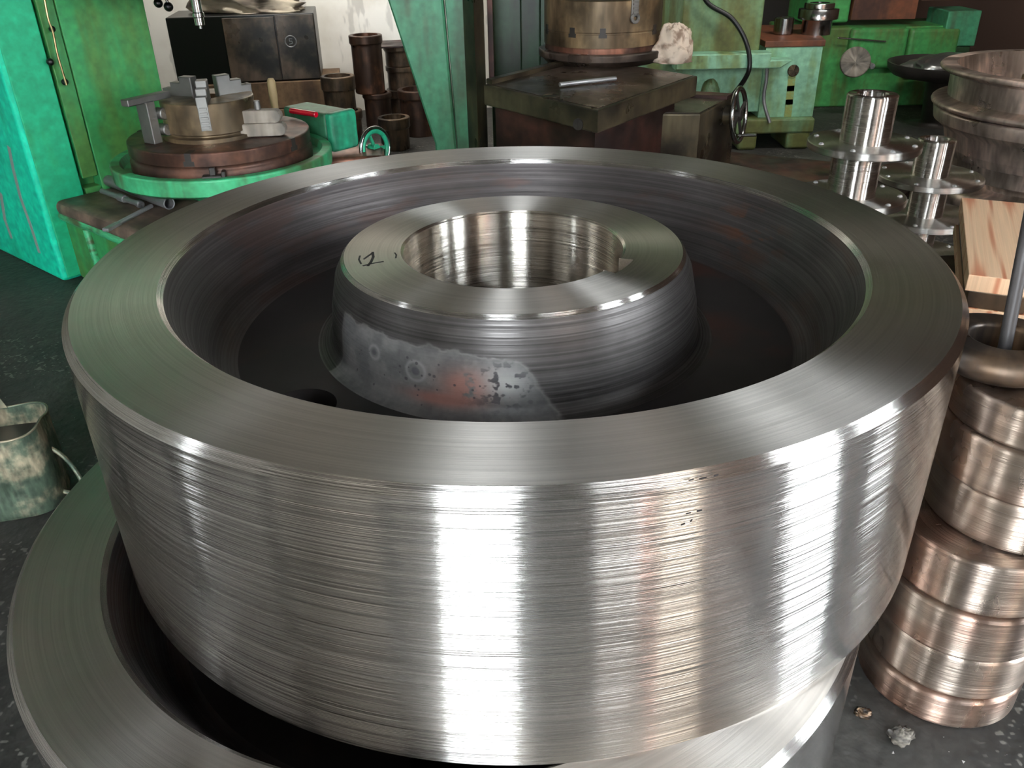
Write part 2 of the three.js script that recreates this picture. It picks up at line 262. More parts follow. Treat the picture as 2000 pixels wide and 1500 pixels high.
// ================================================================ the two large steel wheels
function makeWheel() {
  const o = thing('wheel_blank', '', 'wheel', V3(0, H, 0));
  const ri = 0.571, d = 0.15, c = 0.011, ci = 0.008, rw = 0.515, rh = 0.2943, rb = 0.1889, hb = 0.352;
  const rim = part(o, 'rim', lathe([[[R + c, H - c], [R + c, 0.004]], [[R + c, 0.004], [R + c - 0.004, 0]], [[R + c - 0.004, 0], [ri, 0]], [[ri, 0], [rw, H - d - 0.06]]], 256), M.steel);
  part(rim, 'top_face', lathe([[[ri + ci, H], [R, H]]], 256), M.steelTop, 'machined flat top of the rim');
  part(rim, 'outer_chamfer', lathe([[[R, H], [R + c, H - c]]], 256), M.chamfer, 'bright chamfered outer edge');
  part(rim, 'inner_chamfer', lathe([[[ri, H - ci], [ri + ci, H]]], 256), M.chamfer);
  // rough recess wall, from the web up to the inner chamfer
  part(rim, 'recess_wall', lathe([[...arc(rw - 0.035 + 0.003, H - d + 0.035, 0.035, -90, -14, 8), [ri - 0.02, H - 0.05], [ri, H - ci]]], 256, { unit: true }), M.recess, 'dark oxidised wall of the recess');
  const web = part(o, 'web', (() => {
    const s = new THREE.Shape(); s.absarc(0, 0, rw - 0.02, 0, Math.PI * 2);
    const hole = new THREE.Path(); hole.absarc(0, 0, hb - 0.02, 0, Math.PI * 2, true); s.holes.push(hole);
    for (let k = 0; k < 1; k++) { const a = Math.atan2(-0.275, -0.325), q = new THREE.Path(); q.absarc(0.428 * Math.cos(a), 0.428 * Math.sin(a), 0.052, 0, Math.PI * 2, true); s.holes.push(q); }
    const g = new THREE.ExtrudeGeometry(s, { depth: 0.1, bevelEnabled: false, curveSegments: 96 }); g.rotateX(-Math.PI / 2); g.translate(0, H - d - 0.1, 0); return boxUV(g);
  })(), M.scale, 'dark web with a round hole');
  // hub: cone outside, machined top with a bore and a keyway
  const ch = 0.006, hub = part(o, 'hub', lathe([[[rh, H - ch], [rh + 0.012, H - 0.03], [0.318, H - 0.085], ...arc(hb - 0.002, H - d + 0.03, 0.03, 200, 268, 6)], [[hb, H - d], [hb, H - d - 0.1]], [[hb, H - d - 0.1], [rb, H - d - 0.1]]], 256, { unit: true }), M.hub, 'tapered hub with a patch of pale mill scale');
  part(hub, 'hub_chamfer', lathe([[[rh - ch, H], [rh, H - ch]]], 256), M.chamfer);
  const kA = 58 * Math.PI / 180, kw = 0.030, kd = 0.024;   // keyway: middle direction, half width, depth
    const A0 = kA - Math.asin(kw / rb), A1 = kA + Math.asin(kw / rb);
  part(hub, 'hub_top', (() => {
    const g1 = lathe([[[rb + 0.004, H], [rh - ch, H]]], 220, { from: A1, to: A0 + Math.PI * 2, ru: rh });
    const B0 = kA - Math.asin(kw / (rb + kd)), B1 = kA + Math.asin(kw / (rb + kd));
    const g2 = lathe([[[rb + kd, H], [rh - ch, H]]], 30, { from: A0, to: A1, ru: rh });
    return mergeGeometries([g1, g2]);
  })(), M.steelTop, 'machined flat top of the hub');
  part(hub, 'bore', lathe([[[rb, 0], [rb, H - 0.004]], [[rb, H - 0.004], [rb + 0.004, H]]], 220, { from: A1, to: A0 + Math.PI * 2 }), M.bore, 'bright bored hole');
  part(hub, 'keyway', (() => {
    const g = lathe([[[rb + kd, 0], [rb + kd, H]]], 12, { from: A0, to: A1 });
    const w = [];
    for (const a of [A0, A1]) { const s = Math.sin(a), c2 = Math.cos(a), q = new THREE.PlaneGeometry(kd, H); q.translate(rb + kd / 2, H / 2, 0); q.rotateY(a - Math.PI / 2); w.push(q); }
    return mergeGeometries([g, ...w]);
  })(), M.bore);
  return o;
}
// rough surfaces of the wheel
M.scale = (() => { const map = tex(512, 512, (u, v) => { const n = fbm(u, v, 5, 5, 501, 6), r = sst(0.56, 0.75, fbm(u, v, 4, 4, 509, 5)); return mix(mix(rgb(34, 31, 31), rgb(66, 60, 58), n), rgb(92, 50, 40), 0.55 * r); }, true); return new THREE.MeshStandardMaterial({ map, roughness: 0.6, metalness: 0.3 }); })();
M.recess = (() => {
  const map = tex(2048, 256, (u, v) => {                // u runs round from the near side, v from the web up
    const ring = 0.5 * vnoise(u, v, 3, 90, 521) + 0.5 * vnoise(u, v, 5, 24, 523), n = fbm(u, v, 30, 5, 527, 5);
    let c = mix(rgb(58, 54, 54), rgb(122, 116, 114), 0.55 * ring + 0.45 * n);
    const rust = sst(0.56, 0.74, fbm(u, v, 22, 4, 531, 5)); c = mix(c, rgb(98, 72, 64), 0.4 * rust);
    const a = u * 360, patch = sst(0.45, 0.55, fbm(u, v, 40, 8, 533, 4) + 0.5 * (sst(268, 276, a + 14 * (v - 0.5)) - sst(318, 330, a))) ; c = mix(c, rgb(88, 84, 84), 0.5 * sst(270, 274, a + 10 * fbm(u, v, 60, 6, 537, 3)) * (1 - sst(330, 340, a)) * patch);
    const spot = Math.exp(-((a - 118) ** 2) / 70 - ((v - 0.6) ** 2) / 0.05) * sst(0.42, 0.6, fbm(u, v, 70, 8, 541, 4)); return mix(c, rgb(140, 88, 66), 0.75 * spot);
  }, true);
  const rm = tex(512, 512, (u, v) => 0.55 + 0.4 * vnoise(u, v, 3, 120, 547));
  return new THREE.MeshPhysicalMaterial({ map, roughnessMap: rm, roughness: 0.72, metalness: 0.75, anisotropy: 0.7, anisotropyRotation: Math.PI / 2 });
})();
M.hub = (() => {
  // v runs from the top down; u round from the near side, positive to the right
  const rs = rng(77), spots = Array.from({ length: 34 }, () => [-52 + 50 * rs(), 0.42 + 0.45 * rs(), 0.3 + 1.1 * rs()]);
  const inPatch = (a, v, w) => sst(-0.03, 0.03, v - (0.30 + 0.0022 * Math.max(0, a + 20) ** 1.25) + w) * sst(-62, -60, a + 6 * w) * (1 - sst(4, 7, a - 16 * (v - 0.6) + 30 * w));
  const map = tex(2048, 256, (u, v) => {
    let a = u * 360; if (a > 180) a -= 360;
    const w = 0.09 * (fbm(u, v, 90, 8, 553, 4) - 0.5), ring = 0.5 * vnoise(u, v, 4, 70, 557) + 0.5 * vnoise(u, v, 7, 130, 559), n = fbm(u, v, 60, 6, 561, 5);
    let c = mix(rgb(58, 55, 54), rgb(124, 120, 118), 0.7 * ring + 0.3 * n);
    const k = inPatch(a, v, w);
    let p = mix(rgb(86, 85, 85), rgb(126, 123, 120), 0.5 * sst(0.3, 0.7, fbm(u, v, 60, 4, 567, 4)) + 0.5 * fbm(u, v, 300, 30, 568, 3));
    const dx = (x) => (a - x) * 0.0055, dy = (y) => (v - y) * 0.17;
    const red = Math.exp(-((a + 13) ** 2) / 50 - ((v - 0.62) ** 2) / 0.022) + 0.9 * Math.exp(-((a + 21) ** 2) / 90 - ((v - 0.78) ** 2) / 0.004);
    p = mix(p, rgb(170, 112, 98), Math.min(0.75, 0.95 * red) * sst(0.3, 0.5, fbm(u, v, 120, 10, 571, 4) + 0.12));
    const pit = sst(0.55, 0.68, fbm(u, v, 200, 20, 573, 3)) * Math.exp(-((a + 4) ** 2) / 60 - ((v - 0.6) ** 2) / 0.04); p = mix(p, rgb(186, 184, 180), 0.8 * (1 - pit) * Math.exp(-((a + 3) ** 2) / 45 - ((v - 0.58) ** 2) / 0.03)); p = mix(p, rgb(50, 50, 54), 0.8 * pit);
    for (const [x, y, rr] of [[-28, 0.55, 0.016], [-43, 0.5, 0.011]]) { const q = Math.hypot(dx(x), dy(y)); p = mix(p, rgb(150, 148, 146), 0.6 * Math.exp(-(((q - rr) / 0.003) ** 2))); p = mix(p, rgb(70, 70, 74), 0.7 * (1 - sst(rr * 0.3, rr * 0.55, q))); }
    for (const [x, y, rr] of spots) { const q = Math.hypot(dx(x), dy(y)) / (rr * 0.0022); if (q < 1.5) p = mix(p, rgb(56, 54, 56), 0.7 * (1 - sst(0.7, 1.2, q))); }
    const edge = Math.exp(-(((k - 0.5) / 0.3) ** 2)); return mix(mix(c, p, k), rgb(168, 164, 160), 0.35 * edge);
  }, true);
  const mm = tex(1024, 256, (u, v) => { let a = u * 360; if (a > 180) a -= 360; const w = 0.09 * (fbm(u, v, 90, 8, 553, 4) - 0.5); return 0.85 - 0.65 * inPatch(a, v, w); });
  const rm = tex(512, 512, (u, v) => 0.5 + 0.45 * vnoise(u, v, 4, 130, 563));
  return new THREE.MeshPhysicalMaterial({ map, metalnessMap: mm, metalness: 1, roughnessMap: rm, roughness: 0.72, anisotropy: 0.7, anisotropyRotation: Math.PI / 2 });
})();
const wheel = makeWheel();
wheel.userData.label = 'upper large machined steel wheel with (1) written on its hub, lying flat on another wheel';
{
  const up = V3(0, 1, 0), P = (x, y) => atY(x, y, T).sub(wheel.position), g = [];
  const stroke = (pts, w) => g.push(ribbon(pts.map(([x, y]) => P(x, y)), w, 0.0004, up));
  stroke([[711, 506], [719, 500], [728, 494]], 0.0035); stroke([[728, 493], [729, 502], [725, 511], [719, 519]], 0.0045); stroke([[710, 519], [725, 515], [748, 511]], 0.0035);
  stroke([[703, 500], [701, 507], [705, 515]], 0.003); stroke([[771, 494], [774, 498], [773, 504]], 0.0025);
  part(wheel, 'written_number', mergeGeometries(g), M.mark, 'handwritten (1) in black marker');
}
{
  const cyl = (x, y) => { const d = ray(x, y), r = R + 0.0112, a = d.x * d.x + d.z * d.z, b = 2 * (EYE.x * d.x + EYE.z * d.z), c = EYE.x ** 2 + EYE.z ** 2 - r * r; return EYE.clone().addScaledVector(d, (-b - Math.sqrt(b * b - 4 * a * c)) / (2 * a)).sub(wheel.position); };
  const g = [[1346, 938, 1354, 936], [1366, 935, 1379, 932], [1395, 929, 1402, 927], [1341, 1003, 1348, 1001], [1362, 998, 1370, 996], [1331, 1025, 1337, 1022], [1349, 1018, 1351, 1015]].map(([a, b, c, d]) => { const p = cyl(a, b), q = cyl(c, d), n = V3(p.x, 0, p.z).normalize(); return ribbon([p, q], 0.0016, 0.0003, n); });
  g.forEach((q) => part(wheel, 'stain_mark', q, M.mark));
}
const lower = copyOf(wheel, V3(-0.1276, 0, 0.1555), 0.9, 'lower large steel wheel lying on the floor under the other wheel');
lower.children.filter((c) => c.name === 'written_number' || c.name === 'stain_mark').forEach((c) => lower.remove(c));

// ================================================================ right: stacks of turned parts
// discs: a lower pile of four and, set back on it, an upper pile of three
M.disc = (() => {
  const map = tex(1024, 256, (u, v) => { const n = fbm(u, v, 10, 3, 601, 5), s = fbm(u, v, 6, 4, 605, 5), r = vnoise(u, v, 4, 60, 607); let c = mix(rgb(146, 132, 120), rgb(200, 184, 170), 0.6 * r + 0.4 * n); c = mix(c, rgb(166, 112, 92), 0.5 * sst(0.42, 0.74, s)); return mix(c, rgb(88, 76, 70), 0.55 * sst(0.46, 0.78, fbm(u, v, 14, 5, 611, 5))); }, true);
  const rm = tex(512, 256, (u, v) => 0.5 + 0.5 * fbm(u, v, 12, 6, 613, 4));
  return new THREE.MeshPhysicalMaterial({ map, roughnessMap: rm, roughness: 0.42, metalness: 0.95, anisotropy: 0.9, anisotropyRotation: Math.PI / 2, normalMap: grooves, normalScale: new THREE.Vector2(0.9, 0.9) });
})();
function discGeo(r, h, v0) { const e = 0.007; return lathe([[[0.05, h - 0.004], [r - 0.03, h - 0.004]], [[r - 0.03, h - 0.004], [r - 0.028, h], [r - e, h]], arc(r - e, h - e, e, 90, 0, 4), [[r, h - e], [r, h - 0.02]], [[r, h - 0.02], [r - 0.0015, h - 0.0215]], [[r - 0.0015, h - 0.0215], [r - 0.0015, e]], arc(r - 0.0015 - e, e, e, 0, -90, 4), [[r - e, 0], [0.05, 0]], [[0.05, 0], [0.05, h - 0.004]]], 96, { v0, ru: 0.16 }); }
const discLow = [[0.825, 0.2, 0.0, 0.073], [0.832, 0.196, 0.073, 0.097], [0.828, 0.2, 0.17, 0.1], [0.834, 0.194, 0.27, 0.11]];
const discHigh = [[0.893, 0.166, 0.38, 0.096], [0.888, 0.17, 0.476, 0.097], [0.893, 0.163, 0.573, 0.072]];
const discWords = ['thin bottom steel disc of the pile standing on the floor', 'second steel disc from the floor in the pile beside the wheels', 'third steel disc from the floor in the pile beside the wheels', 'fourth steel disc from the floor, with its bare top partly showing', 'fifth steel disc from the floor, set back above a dark gap', 'sixth steel disc from the floor, reddish brown stained', 'topmost stained steel disc of the pile, under the thick ring'];
[...discLow, ...discHigh].forEach(([x, z, y, h], i) => single('steel_disc', discWords[i], 'disc', discGeo(i < 4 ? 0.146 : 0.15, h, 0.2 + i * 0.37), M.disc, V3(x, y, z), i * 1.9, 'pile of turned steel discs'));
{
  const r = thing('thick_ring', 'thick rounded steel ring lying on top of the disc pile', 'ring', V3(0.822, 0.645, 0.115));
  part(r, 'ring_body', lathe([[[0.052, 0.004], [0.05, 0.01], [0.05, 0.042], ...arc(0.058, 0.046, 0.008, 180, 90, 4), ...arc(0.087, 0.03, 0.024, 90, -60, 10), [0.085, 0.0]], [[0.085, 0], [0.052, 0.004]]], 72), M.potDark);
}
{ const p = V3(0.834, 0.652, 0.113), q = onPlane(2000, 487, V3(0.834, 0.7, 0.113), V3(0, 0.2, 1).normalize()); single('steel_bar', 'dark round steel bar leaning out of the thick ring', 'bar', rodGeo(p, q.sub(p).multiplyScalar(2.2).add(p), 0.011, 16), M.bar); }
// dark casting with the timber on it, behind the disc pile
{
  const c = thing('flanged_casting', 'dark flanged iron casting behind the disc pile, under the timber block', 'casting', V3(1.12, 0, -0.42));
  part(c, 'body', lathe([[[0.1, 0.56], [0.2, 0.56]], arc(0.2, 0.55, 0.01, 90, 0, 4), [[0.21, 0.55], [0.21, 0.5]], [[0.21, 0.5], [0.17, 0.48], [0.17, 0.08], [0.21, 0.06]], [[0.21, 0.06], [0.21, 0]], [[0.21, 0], [0.1, 0]], [[0.1, 0], [0.1, 0.56]]], 64), M.potDark);
  const w = thing('timber_block', 'pinkish timber planks with a dark steel spacer between them, on the casting', 'timber', V3(1.18, 0.56, -0.47), -0.42);
  const L = 0.58;
  part(w, 'plank', boxAt(-0.12, 0.12, 0, 0.024, -L / 2, L / 2, 0.002), M.wood); part(w, 'spacer', boxAt(-0.112, 0.0, 0.024, 0.062, -L / 2 + 0.004, L / 2 - 0.004, 0.003), M.potDark, 'dark steel spacer');
  part(w, 'plank', boxAt(0.01, 0.12, 0.024, 0.062, -L / 2, L / 2, 0.002), M.wood); part(w, 'plank', boxAt(-0.12, 0.12, 0.062, 0.098, -L / 2, L / 2, 0.002), M.wood);
}
// flanged sleeves
function makeSleeve(rf, rs, rbore, h, t) {
  const o = thing('flanged_sleeve', '', 'sleeve');
  part(o, 'flange', hollow(rs - 0.005, rf, 0, t, 0.003, 96), M.flange);
  part(o, 'tube', lathe([[[rbore + 0.004, h], [rs - 0.004, h]], [[rs - 0.004, h], [rs, h - 0.004]], [[rs, h - 0.004], [rs, t]], [[rbore, 0], [rbore, h - 0.004]], [[rbore, h - 0.004], [rbore + 0.004, h]]], 72), M.sleeve);
  for (let k = 0; k < 8; k++) { const a = (k + 0.35) * Math.PI / 4; const b = part(o, 'hole_glint', lathe([[[0, t + 0.007], [0.005, t + 0.006], [0.0085, t + 0.003], [0.0095, t]]], 14), M.holeGlint, 'pale dome put in for the glint of a bolt hole'); b.position.set((rf - 0.025) * Math.sin(a), 0, (rf - 0.025) * Math.cos(a)); }  // pale domes imitate bright glints at the bolt holes
  return o;
}
{
  const s1 = makeSleeve(0.195, 0.086, 0.05, 0.19, 0.026), w1 = ['bottom flanged sleeve of the taller stack, on the floor', 'second flanged sleeve from the floor in the taller stack', 'third flanged sleeve from the floor in the taller stack', 'topmost flanged sleeve of the taller stack, open bore up'];
  const off = [[0, 0], [0.004, -0.006], [-0.012, 0.004], [0.006, 0]];
  w1.forEach((w, k) => { const p = V3(1.27 + off[k][0], k * 0.19, -1.67 + off[k][1]); if (k) copyOf(s1, p, k * 0.5, w, 'flanged sleeves in two stacks'); else { s1.position.copy(p); s1.userData.label = w; s1.userData.group = 'flanged sleeves in two stacks'; } });
  const s2 = makeSleeve(0.207, 0.072, 0.046, 0.168, 0.024), w2 = ['bottom narrow flanged sleeve of the shorter stack by the drums', 'middle narrow flanged sleeve of the shorter stack by the drums', 'topmost narrow flanged sleeve of the shorter stack by the drums'];
  w2.forEach((w, k) => { const p = V3(1.74 + [0, 0.01, -0.004][k], k * 0.168, -2.06); if (k) copyOf(s2, p, k * 0.7, w, 'flanged sleeves in two stacks'); else { s2.position.copy(p); s2.userData.label = w; s2.userData.group = 'flanged sleeves in two stacks'; } });
}
// drums at the right edge
{
  const p = V3(2.62, 0, -2.68), add = (name, label, y, lines) => { single(name, label, 'drum', lathe(lines, 128), M.drum, V3(p.x, y, p.z), 0, 'large turned drums in a pile'); };
  add('grooved_drum', 'bottom large grooved drum of the pile, on the floor', 0, [[[0.2, 0.14], [0.36, 0.14]], [[0.36, 0.14], [0.37, 0.125], [0.43, 0.118], [0.45, 0.1], [0.46, 0.07], [0.455, 0.03], [0.43, 0.0]], [[0.43, 0], [0.2, 0]], [[0.2, 0], [0.2, 0.14]]]);
  add('tapered_drum', 'middle tapered drum of the pile with stepped flanks', 0.14, [[[0.3, 0.34], [0.55, 0.34]], [[0.55, 0.34], [0.565, 0.33], [0.555, 0.28]], [[0.555, 0.28], [0.5, 0.24], [0.48, 0.16]], [[0.48, 0.16], [0.46, 0.12]], [[0.46, 0.12], [0.43, 0.11], [0.42, 0.04]], [[0.42, 0.04], [0.37, 0.02], [0.365, 0]], [[0.365, 0], [0.3, 0]], [[0.3, 0], [0.3, 0.34]]]);
  add('flanged_drum', 'topmost open drum of the pile with two rims', 0.48, [[[0.5, 0.19], [0.56, 0.19]], arc(0.56, 0.178, 0.012, 90, -60, 5), [[0.566, 0.166], [0.52, 0.15]], [[0.52, 0.15], [0.515, 0.05]], [[0.515, 0.05], [0.57, 0.035]], arc(0.568, 0.022, 0.014, 90, -90, 6), [[0.568, 0.008], [0.5, 0]], [[0.46, 0.02], [0.48, 0.1], [0.5, 0.19]]]);
  const d = thing('bronze_bush', 'bright bronze coloured bush lying inside the topmost drum', 'bush', V3(p.x + 0.02, 0.48, p.z + 0.02)); part(d, 'body', hollow(0.12, 0.24, 0, 0.15, 0.01, 64), M.brass); part(d, 'cover', solid(0.3, 0, 0.02, 0.004, 64), M.potDark);
}

// ================================================================ left: cut-open oil can
{
  const o = thing('oil_can', 'stained galvanised can with a cut-open top and bent handle, on the floor', 'can', V3(-1.312, 0, -0.43), 0.25);
  const w = 0.118, d = 0.098, h = 0.235, n = 64, pos = [], idx = [], uv = [];
  const prof = [[0.92, 0], [0.985, 0.006], [1, 0.02], [1.02, 0.1], [1.0, 0.19], [0.99, 1], [0.965, 1], [0.97, 0.19], [0.975, 0.03], [0, 0.02]];
  prof.forEach(([s, y], k) => { for (let i = 0; i <= n; i++) { const a = i / n * Math.PI * 2, c = Math.cos(a), q = Math.sin(a), e = 3.4, m = 1 / Math.pow(Math.abs(c) ** e + Math.abs(q) ** e, 1 / e), lip = y === 1 ? h * (1 + 0.02 * Math.sin(a * 2 + 0.6) + 0.012 * Math.sin(a * 5)) : y, bend = y === 1 ? 1 - 0.03 * Math.sin(a * 3 + 1) : 1; pos.push(w * s * m * c * bend, lip, d * s * m * q * bend); uv.push(i / n * 3, (y === 1 ? h : y) * 4); } });
  for (let k = 0; k < prof.length - 1; k++) for (let i = 0; i < n; i++) { const p = k * (n + 1) + i, q = p + n + 1; idx.push(p, q, p + 1, q, q + 1, p + 1); }
  const g = new THREE.BufferGeometry(); g.setAttribute('position', new THREE.Float32BufferAttribute(pos, 3)); g.setAttribute('uv', new THREE.Float32BufferAttribute(uv, 2)); g.setIndex(idx); g.computeVertexNormals();
  part(o, 'body', g, M.galv);
  const rimPts = Array.from({ length: 40 }, (_, i) => { const a = i / 40 * Math.PI * 2, c = Math.cos(a), q = Math.sin(a), e = 3.4, m = 1 / Math.pow(Math.abs(c) ** e + Math.abs(q) ** e, 1 / e), bend = 1 - 0.03 * Math.sin(a * 3 + 1); return V3(w * 0.98 * m * c * bend, h * (1 + 0.02 * Math.sin(a * 2 + 0.6) + 0.012 * Math.sin(a * 5)), d * 0.98 * m * q * bend); });
  part(o, 'added_dark_inside', prism(Array.from({ length: 40 }, (_, i) => { const a = i / 40 * Math.PI * 2, c = Math.cos(a), q = Math.sin(a), m = 1 / Math.pow(Math.abs(c) ** 3.4 + Math.abs(q) ** 3.4, 1 / 3.4); return [w * 0.965 * m * c, d * 0.965 * m * q]; }), 0.14, 0.175, 0), M.black, 'black sheet added to darken the inside of the can');  // black sheet added so the open can looks dark inside
  part(o, 'rolled_edge', tube(rimPts, 0.0032, 8, 120, true), M.galv);
  part(o, 'handle', tube([V3(0.1, 0.17, 0.02), V3(0.135, 0.13, 0.022), V3(0.158, 0.08, 0.03), V3(0.165, 0.045, 0.04), V3(0.15, 0.025, 0.045), V3(0.112, 0.028, 0.035)], 0.006, 8, 40), M.galv);
  part(o, 'spout_tab', slab([[-0.03, 0], [0.03, 0], [0.02, 0.03], [-0.025, 0.035]], 0.003, 0.001), M.galv).position.set(-0.02, h - 0.005, -d * 0.93);
}

// ================================================================ slotting machine at the left, bright green
const U1 = 0.869, C1 = V3(-1.896, 0, -1.963);          // yaw and near foot corner; local x along the side face, z out of it
{
  const o = thing('slotting_machine', 'bright green slotting machine with a round table and a three-jaw chuck', 'machine', C1, U1);
  part(o, 'column', boxAt(0, 0.182, 0, 2.6, -0.95, 0, 0.02), M.emeraldLit, 'green column in paint brightened to look lit');
  part(o, 'column_side', boxAt(0.02, 0.178, 0.012, 2.58, -0.04, 0.004, 0.006), M.tealSideLit, 'oily green column side with window light tinted in');
  part(o, 'guide_cover', boxAt(0.192, 0.258, 0.40, 2.6, -0.9, 0.0, 0.004), M.greenSide);
  part(o, 'column_face', boxAt(0.261, 0.62, 0.30, 2.6, -0.9, 0.004, 0.004), M.greenSide);
  part(o, 'column_core', boxAt(0.15, 0.60, 0, 0.5, -0.9, -0.06, 0.004), M.greenSide);
  part(o, 'foot_block', boxAt(0.19, 0.26, 0, 0.36, -0.2, 0.0, 0.006), M.greenSide);
  // bed that carries the table, with a dirty rounded top
  part(o, 'bed', prism([[0.075, 0.004], [1.08, 0.004], [1.08, 0.98], [0.075, 0.98]], 0, 0.285, 0.01), M.greenSide);
  part(o, 'bed_top', (() => { const g = boxAt(0.045, 1.06, 0.28, 0.345, 0.002, 0.96, 0.03); return g; })(), M.grimeTop, 'oil-soaked brown top of the bed');
  part(o, 'bed_edge', mergeGeometries([tube([V3(0.062, 0.28, 0.02), V3(0.058, 0.28, 0.2), V3(0.064, 0.28, 0.26), V3(0.056, 0.28, 0.42), V3(0.062, 0.276, 0.8)], 0.018, 8, 40), tube([V3(0.068, 0.255, 0.2), V3(0.066, 0.15, 0.215), V3(0.07, 0.02, 0.22)], 0.016, 8, 20)]), M.greenRim, 'green painted lip with bare patches');
  // table group: centre of the round table
  const cx = 0.566, cz = 0.484;
  const ped = part(o, 'pedestal', lathe([[[0.25, 0.44], [0.225, 0.40], [0.22, 0.31]]], 72), M.greenRim); ped.position.set(cx + 0.06, 0, cz + 0.02);
  const pan = part(o, 'drip_pan', lathe([[[0.30, 0.475], [0.385, 0.475]], [[0.385, 0.475], [0.395, 0.505]], [[0.395, 0.505], [0.425, 0.505]], arc(0.425, 0.498, 0.007, 90, 0, 4), [[0.432, 0.498], [0.43, 0.445]], [[0.43, 0.445], [0.42, 0.435], [0.33, 0.435]]], 96), M.greenRim, 'green drip pan round the table'); pan.position.set(cx, 0, cz);
  const tb = part(o, 'rotary_table', lathe([[[0, 0.585], [0.346, 0.585]], arc(0.346, 0.579, 0.006, 90, 0, 3), [[0.352, 0.579], [0.352, 0.535]], [[0.352, 0.535], [0.345, 0.53], [0.345, 0.515], [0.355, 0.51], [0.355, 0.475]]], 96), M.tableBrown, 'brown oily rotary table'); tb.position.set(cx, 0, cz);
  for (const a of [0.6, -0.62, 2.2, -2.3]) { const s = part(tb, 't_slot_shade', mergeGeometries([boxAt(-0.012, 0.012, 0.556, 0.5856, 0.3, 0.3525, 0), boxAt(-0.02, 0.02, 0.538, 0.556, 0.3, 0.3528, 0)]), M.darkIron); s.rotation.y = a - 0.3; }  // dark solids give the slots their shade, no recess is cut
  const stopBlock = part(tb, 'stop_block', mergeGeometries([boxAt(-0.04, 0.03, 0.476, 0.512, 0.365, 0.4, 0.004), boxAt(0.03, 0.045, 0.476, 0.525, 0.36, 0.4, 0.004), boxAt(-0.012, 0.01, 0.51, 0.54, 0.37, 0.39, 0.004)]), M.darkIron); stopBlock.rotation.y = -0.68;
  const ck = part(o, 'chuck', lathe([[[0.055, 0.728], [0.173, 0.728]], arc(0.173, 0.724, 0.004, 90, 0, 3), [[0.177, 0.724], [0.177, 0.615]], [[0.177, 0.615], [0.17, 0.611], [0.17, 0.603], [0.188, 0.6]], [[0.188, 0.6], [0.188, 0.584]], [[0.055, 0.6], [0.055, 0.728]]], 96), M.chuckBrown, 'brown three-jaw chuck'); ck.position.set(cx - 0.03, 0, cz + 0.0);
  [-0.66, 1.42, 3.52].forEach((a) => {
    const j = part(ck, 'jaw', slab([[0.045, 0.72], [0.185, 0.72], [0.185, 0.755], [0.145, 0.755], [0.145, 0.778], [0.1, 0.778], [0.1, 0.8], [0.045, 0.8]], 0.042, 0.003), M.jaw, 'stepped steel jaw'); j.rotation.y = a - Math.PI / 2;
    const t = []; for (let k = 0; k < 7; k++) t.push(boxAt(0.174, 0.1825, 0.64 + k * 0.017, 0.648 + k * 0.017, -0.014, 0.014, 0.001));
    const s = part(ck, 'jaw_rack', mergeGeometries([boxAt(0.16, 0.177, 0.63, 0.755, -0.02, 0.02, 0.003), ...t]), M.jaw); s.rotation.y = a - Math.PI / 2;
  });
  // clamp on the left of the table
  const cl = part(o, 'clamp', mergeGeometries([boxAt(-0.02, 0.02, 0.585, 0.74, -0.03, 0.03, 0.004), boxAt(-0.09, 0.11, 0.735, 0.76, -0.02, 0.02, 0.004)]), M.jaw, 'steel clamp with a packing block'); cl.position.set(cx - 0.26, 0, cz - 0.05); cl.rotation.y = 0.2;
  for (const y of [0.63, 0.69]) { const b = part(cl, 'clamp_roller', solid(0.022, -0.02, 0.02, 0.003, 20), M.jaw); b.geometry = b.geometry.clone(); b.geometry.rotateX(Math.PI / 2); b.position.set(0.04, y, 0.03); }
  // lever with knobs on the column side
  const n = V3(0.7637, 0, 0.6455), inv = (p) => p.sub(C1).applyAxisAngle(V3(0, 1, 0), -U1), Q = (x, y, off) => inv(onPlane(x, y, C1.clone().addScaledVector(n, off), n));
  const rodp = part(o, 'shift_rod', tube([Q(82, -30, 0.04), Q(95, 40, 0.04), Q(103, 62, 0.04), Q(112, 105, 0.04), Q(130, 166, 0.04)], 0.0048, 8, 40), M.brass, 'thin brass coloured shift rod');
  for (const [x, y, r] of [[102, 57, 0.012], [127, 160, 0.013], [98, 121, 0.014]]) { const k = part(o, 'knob', new THREE.SphereGeometry(r, 16, 12), M.black); k.position.copy(Q(x, y, 0.03)); }
  for (const [x0, y0, x1, y1, r] of [[300, -30, 309, 6, 0.018], [318, -30, 329, 13, 0.019]]) { const p = Q(x0, y0, 0.1), q = Q(x1, y1, 0.1), l = part(o, 'lever', rodGeo(p, q, 0.006), M.chrome); const k = part(l, 'lever_knob', new THREE.SphereGeometry(r, 20, 14), M.black, 'round black knob'); k.position.copy(q); }
  { const hd = part(o, 'head', boxAt(0.30, 0.9, 1.10, 1.6, 0.02, 0.5, 0.02), M.darkGreen); }
  { const p = Q(391, 50, 0.30), b = part(o, 'oil_pipe', mergeGeometries([rodGeo(V3(p.x, p.y, p.z), V3(p.x, 1.3, p.z), 0.019, 16), rodGeo(V3(p.x, p.y + 0.03, p.z), V3(p.x, p.y + 0.05, p.z), 0.023, 16), rodGeo(V3(p.x, p.y - 0.012, p.z), V3(p.x, p.y, p.z), 0.006, 12)]), M.chrome, 'bright tube hanging over the chuck'); }
  // worn places on the bright column: filler showing through the paint
  const nV = V3(-0.6455, 0, 0.7637), S = (x, y) => inv(onPlane(x, y, C1, nV));
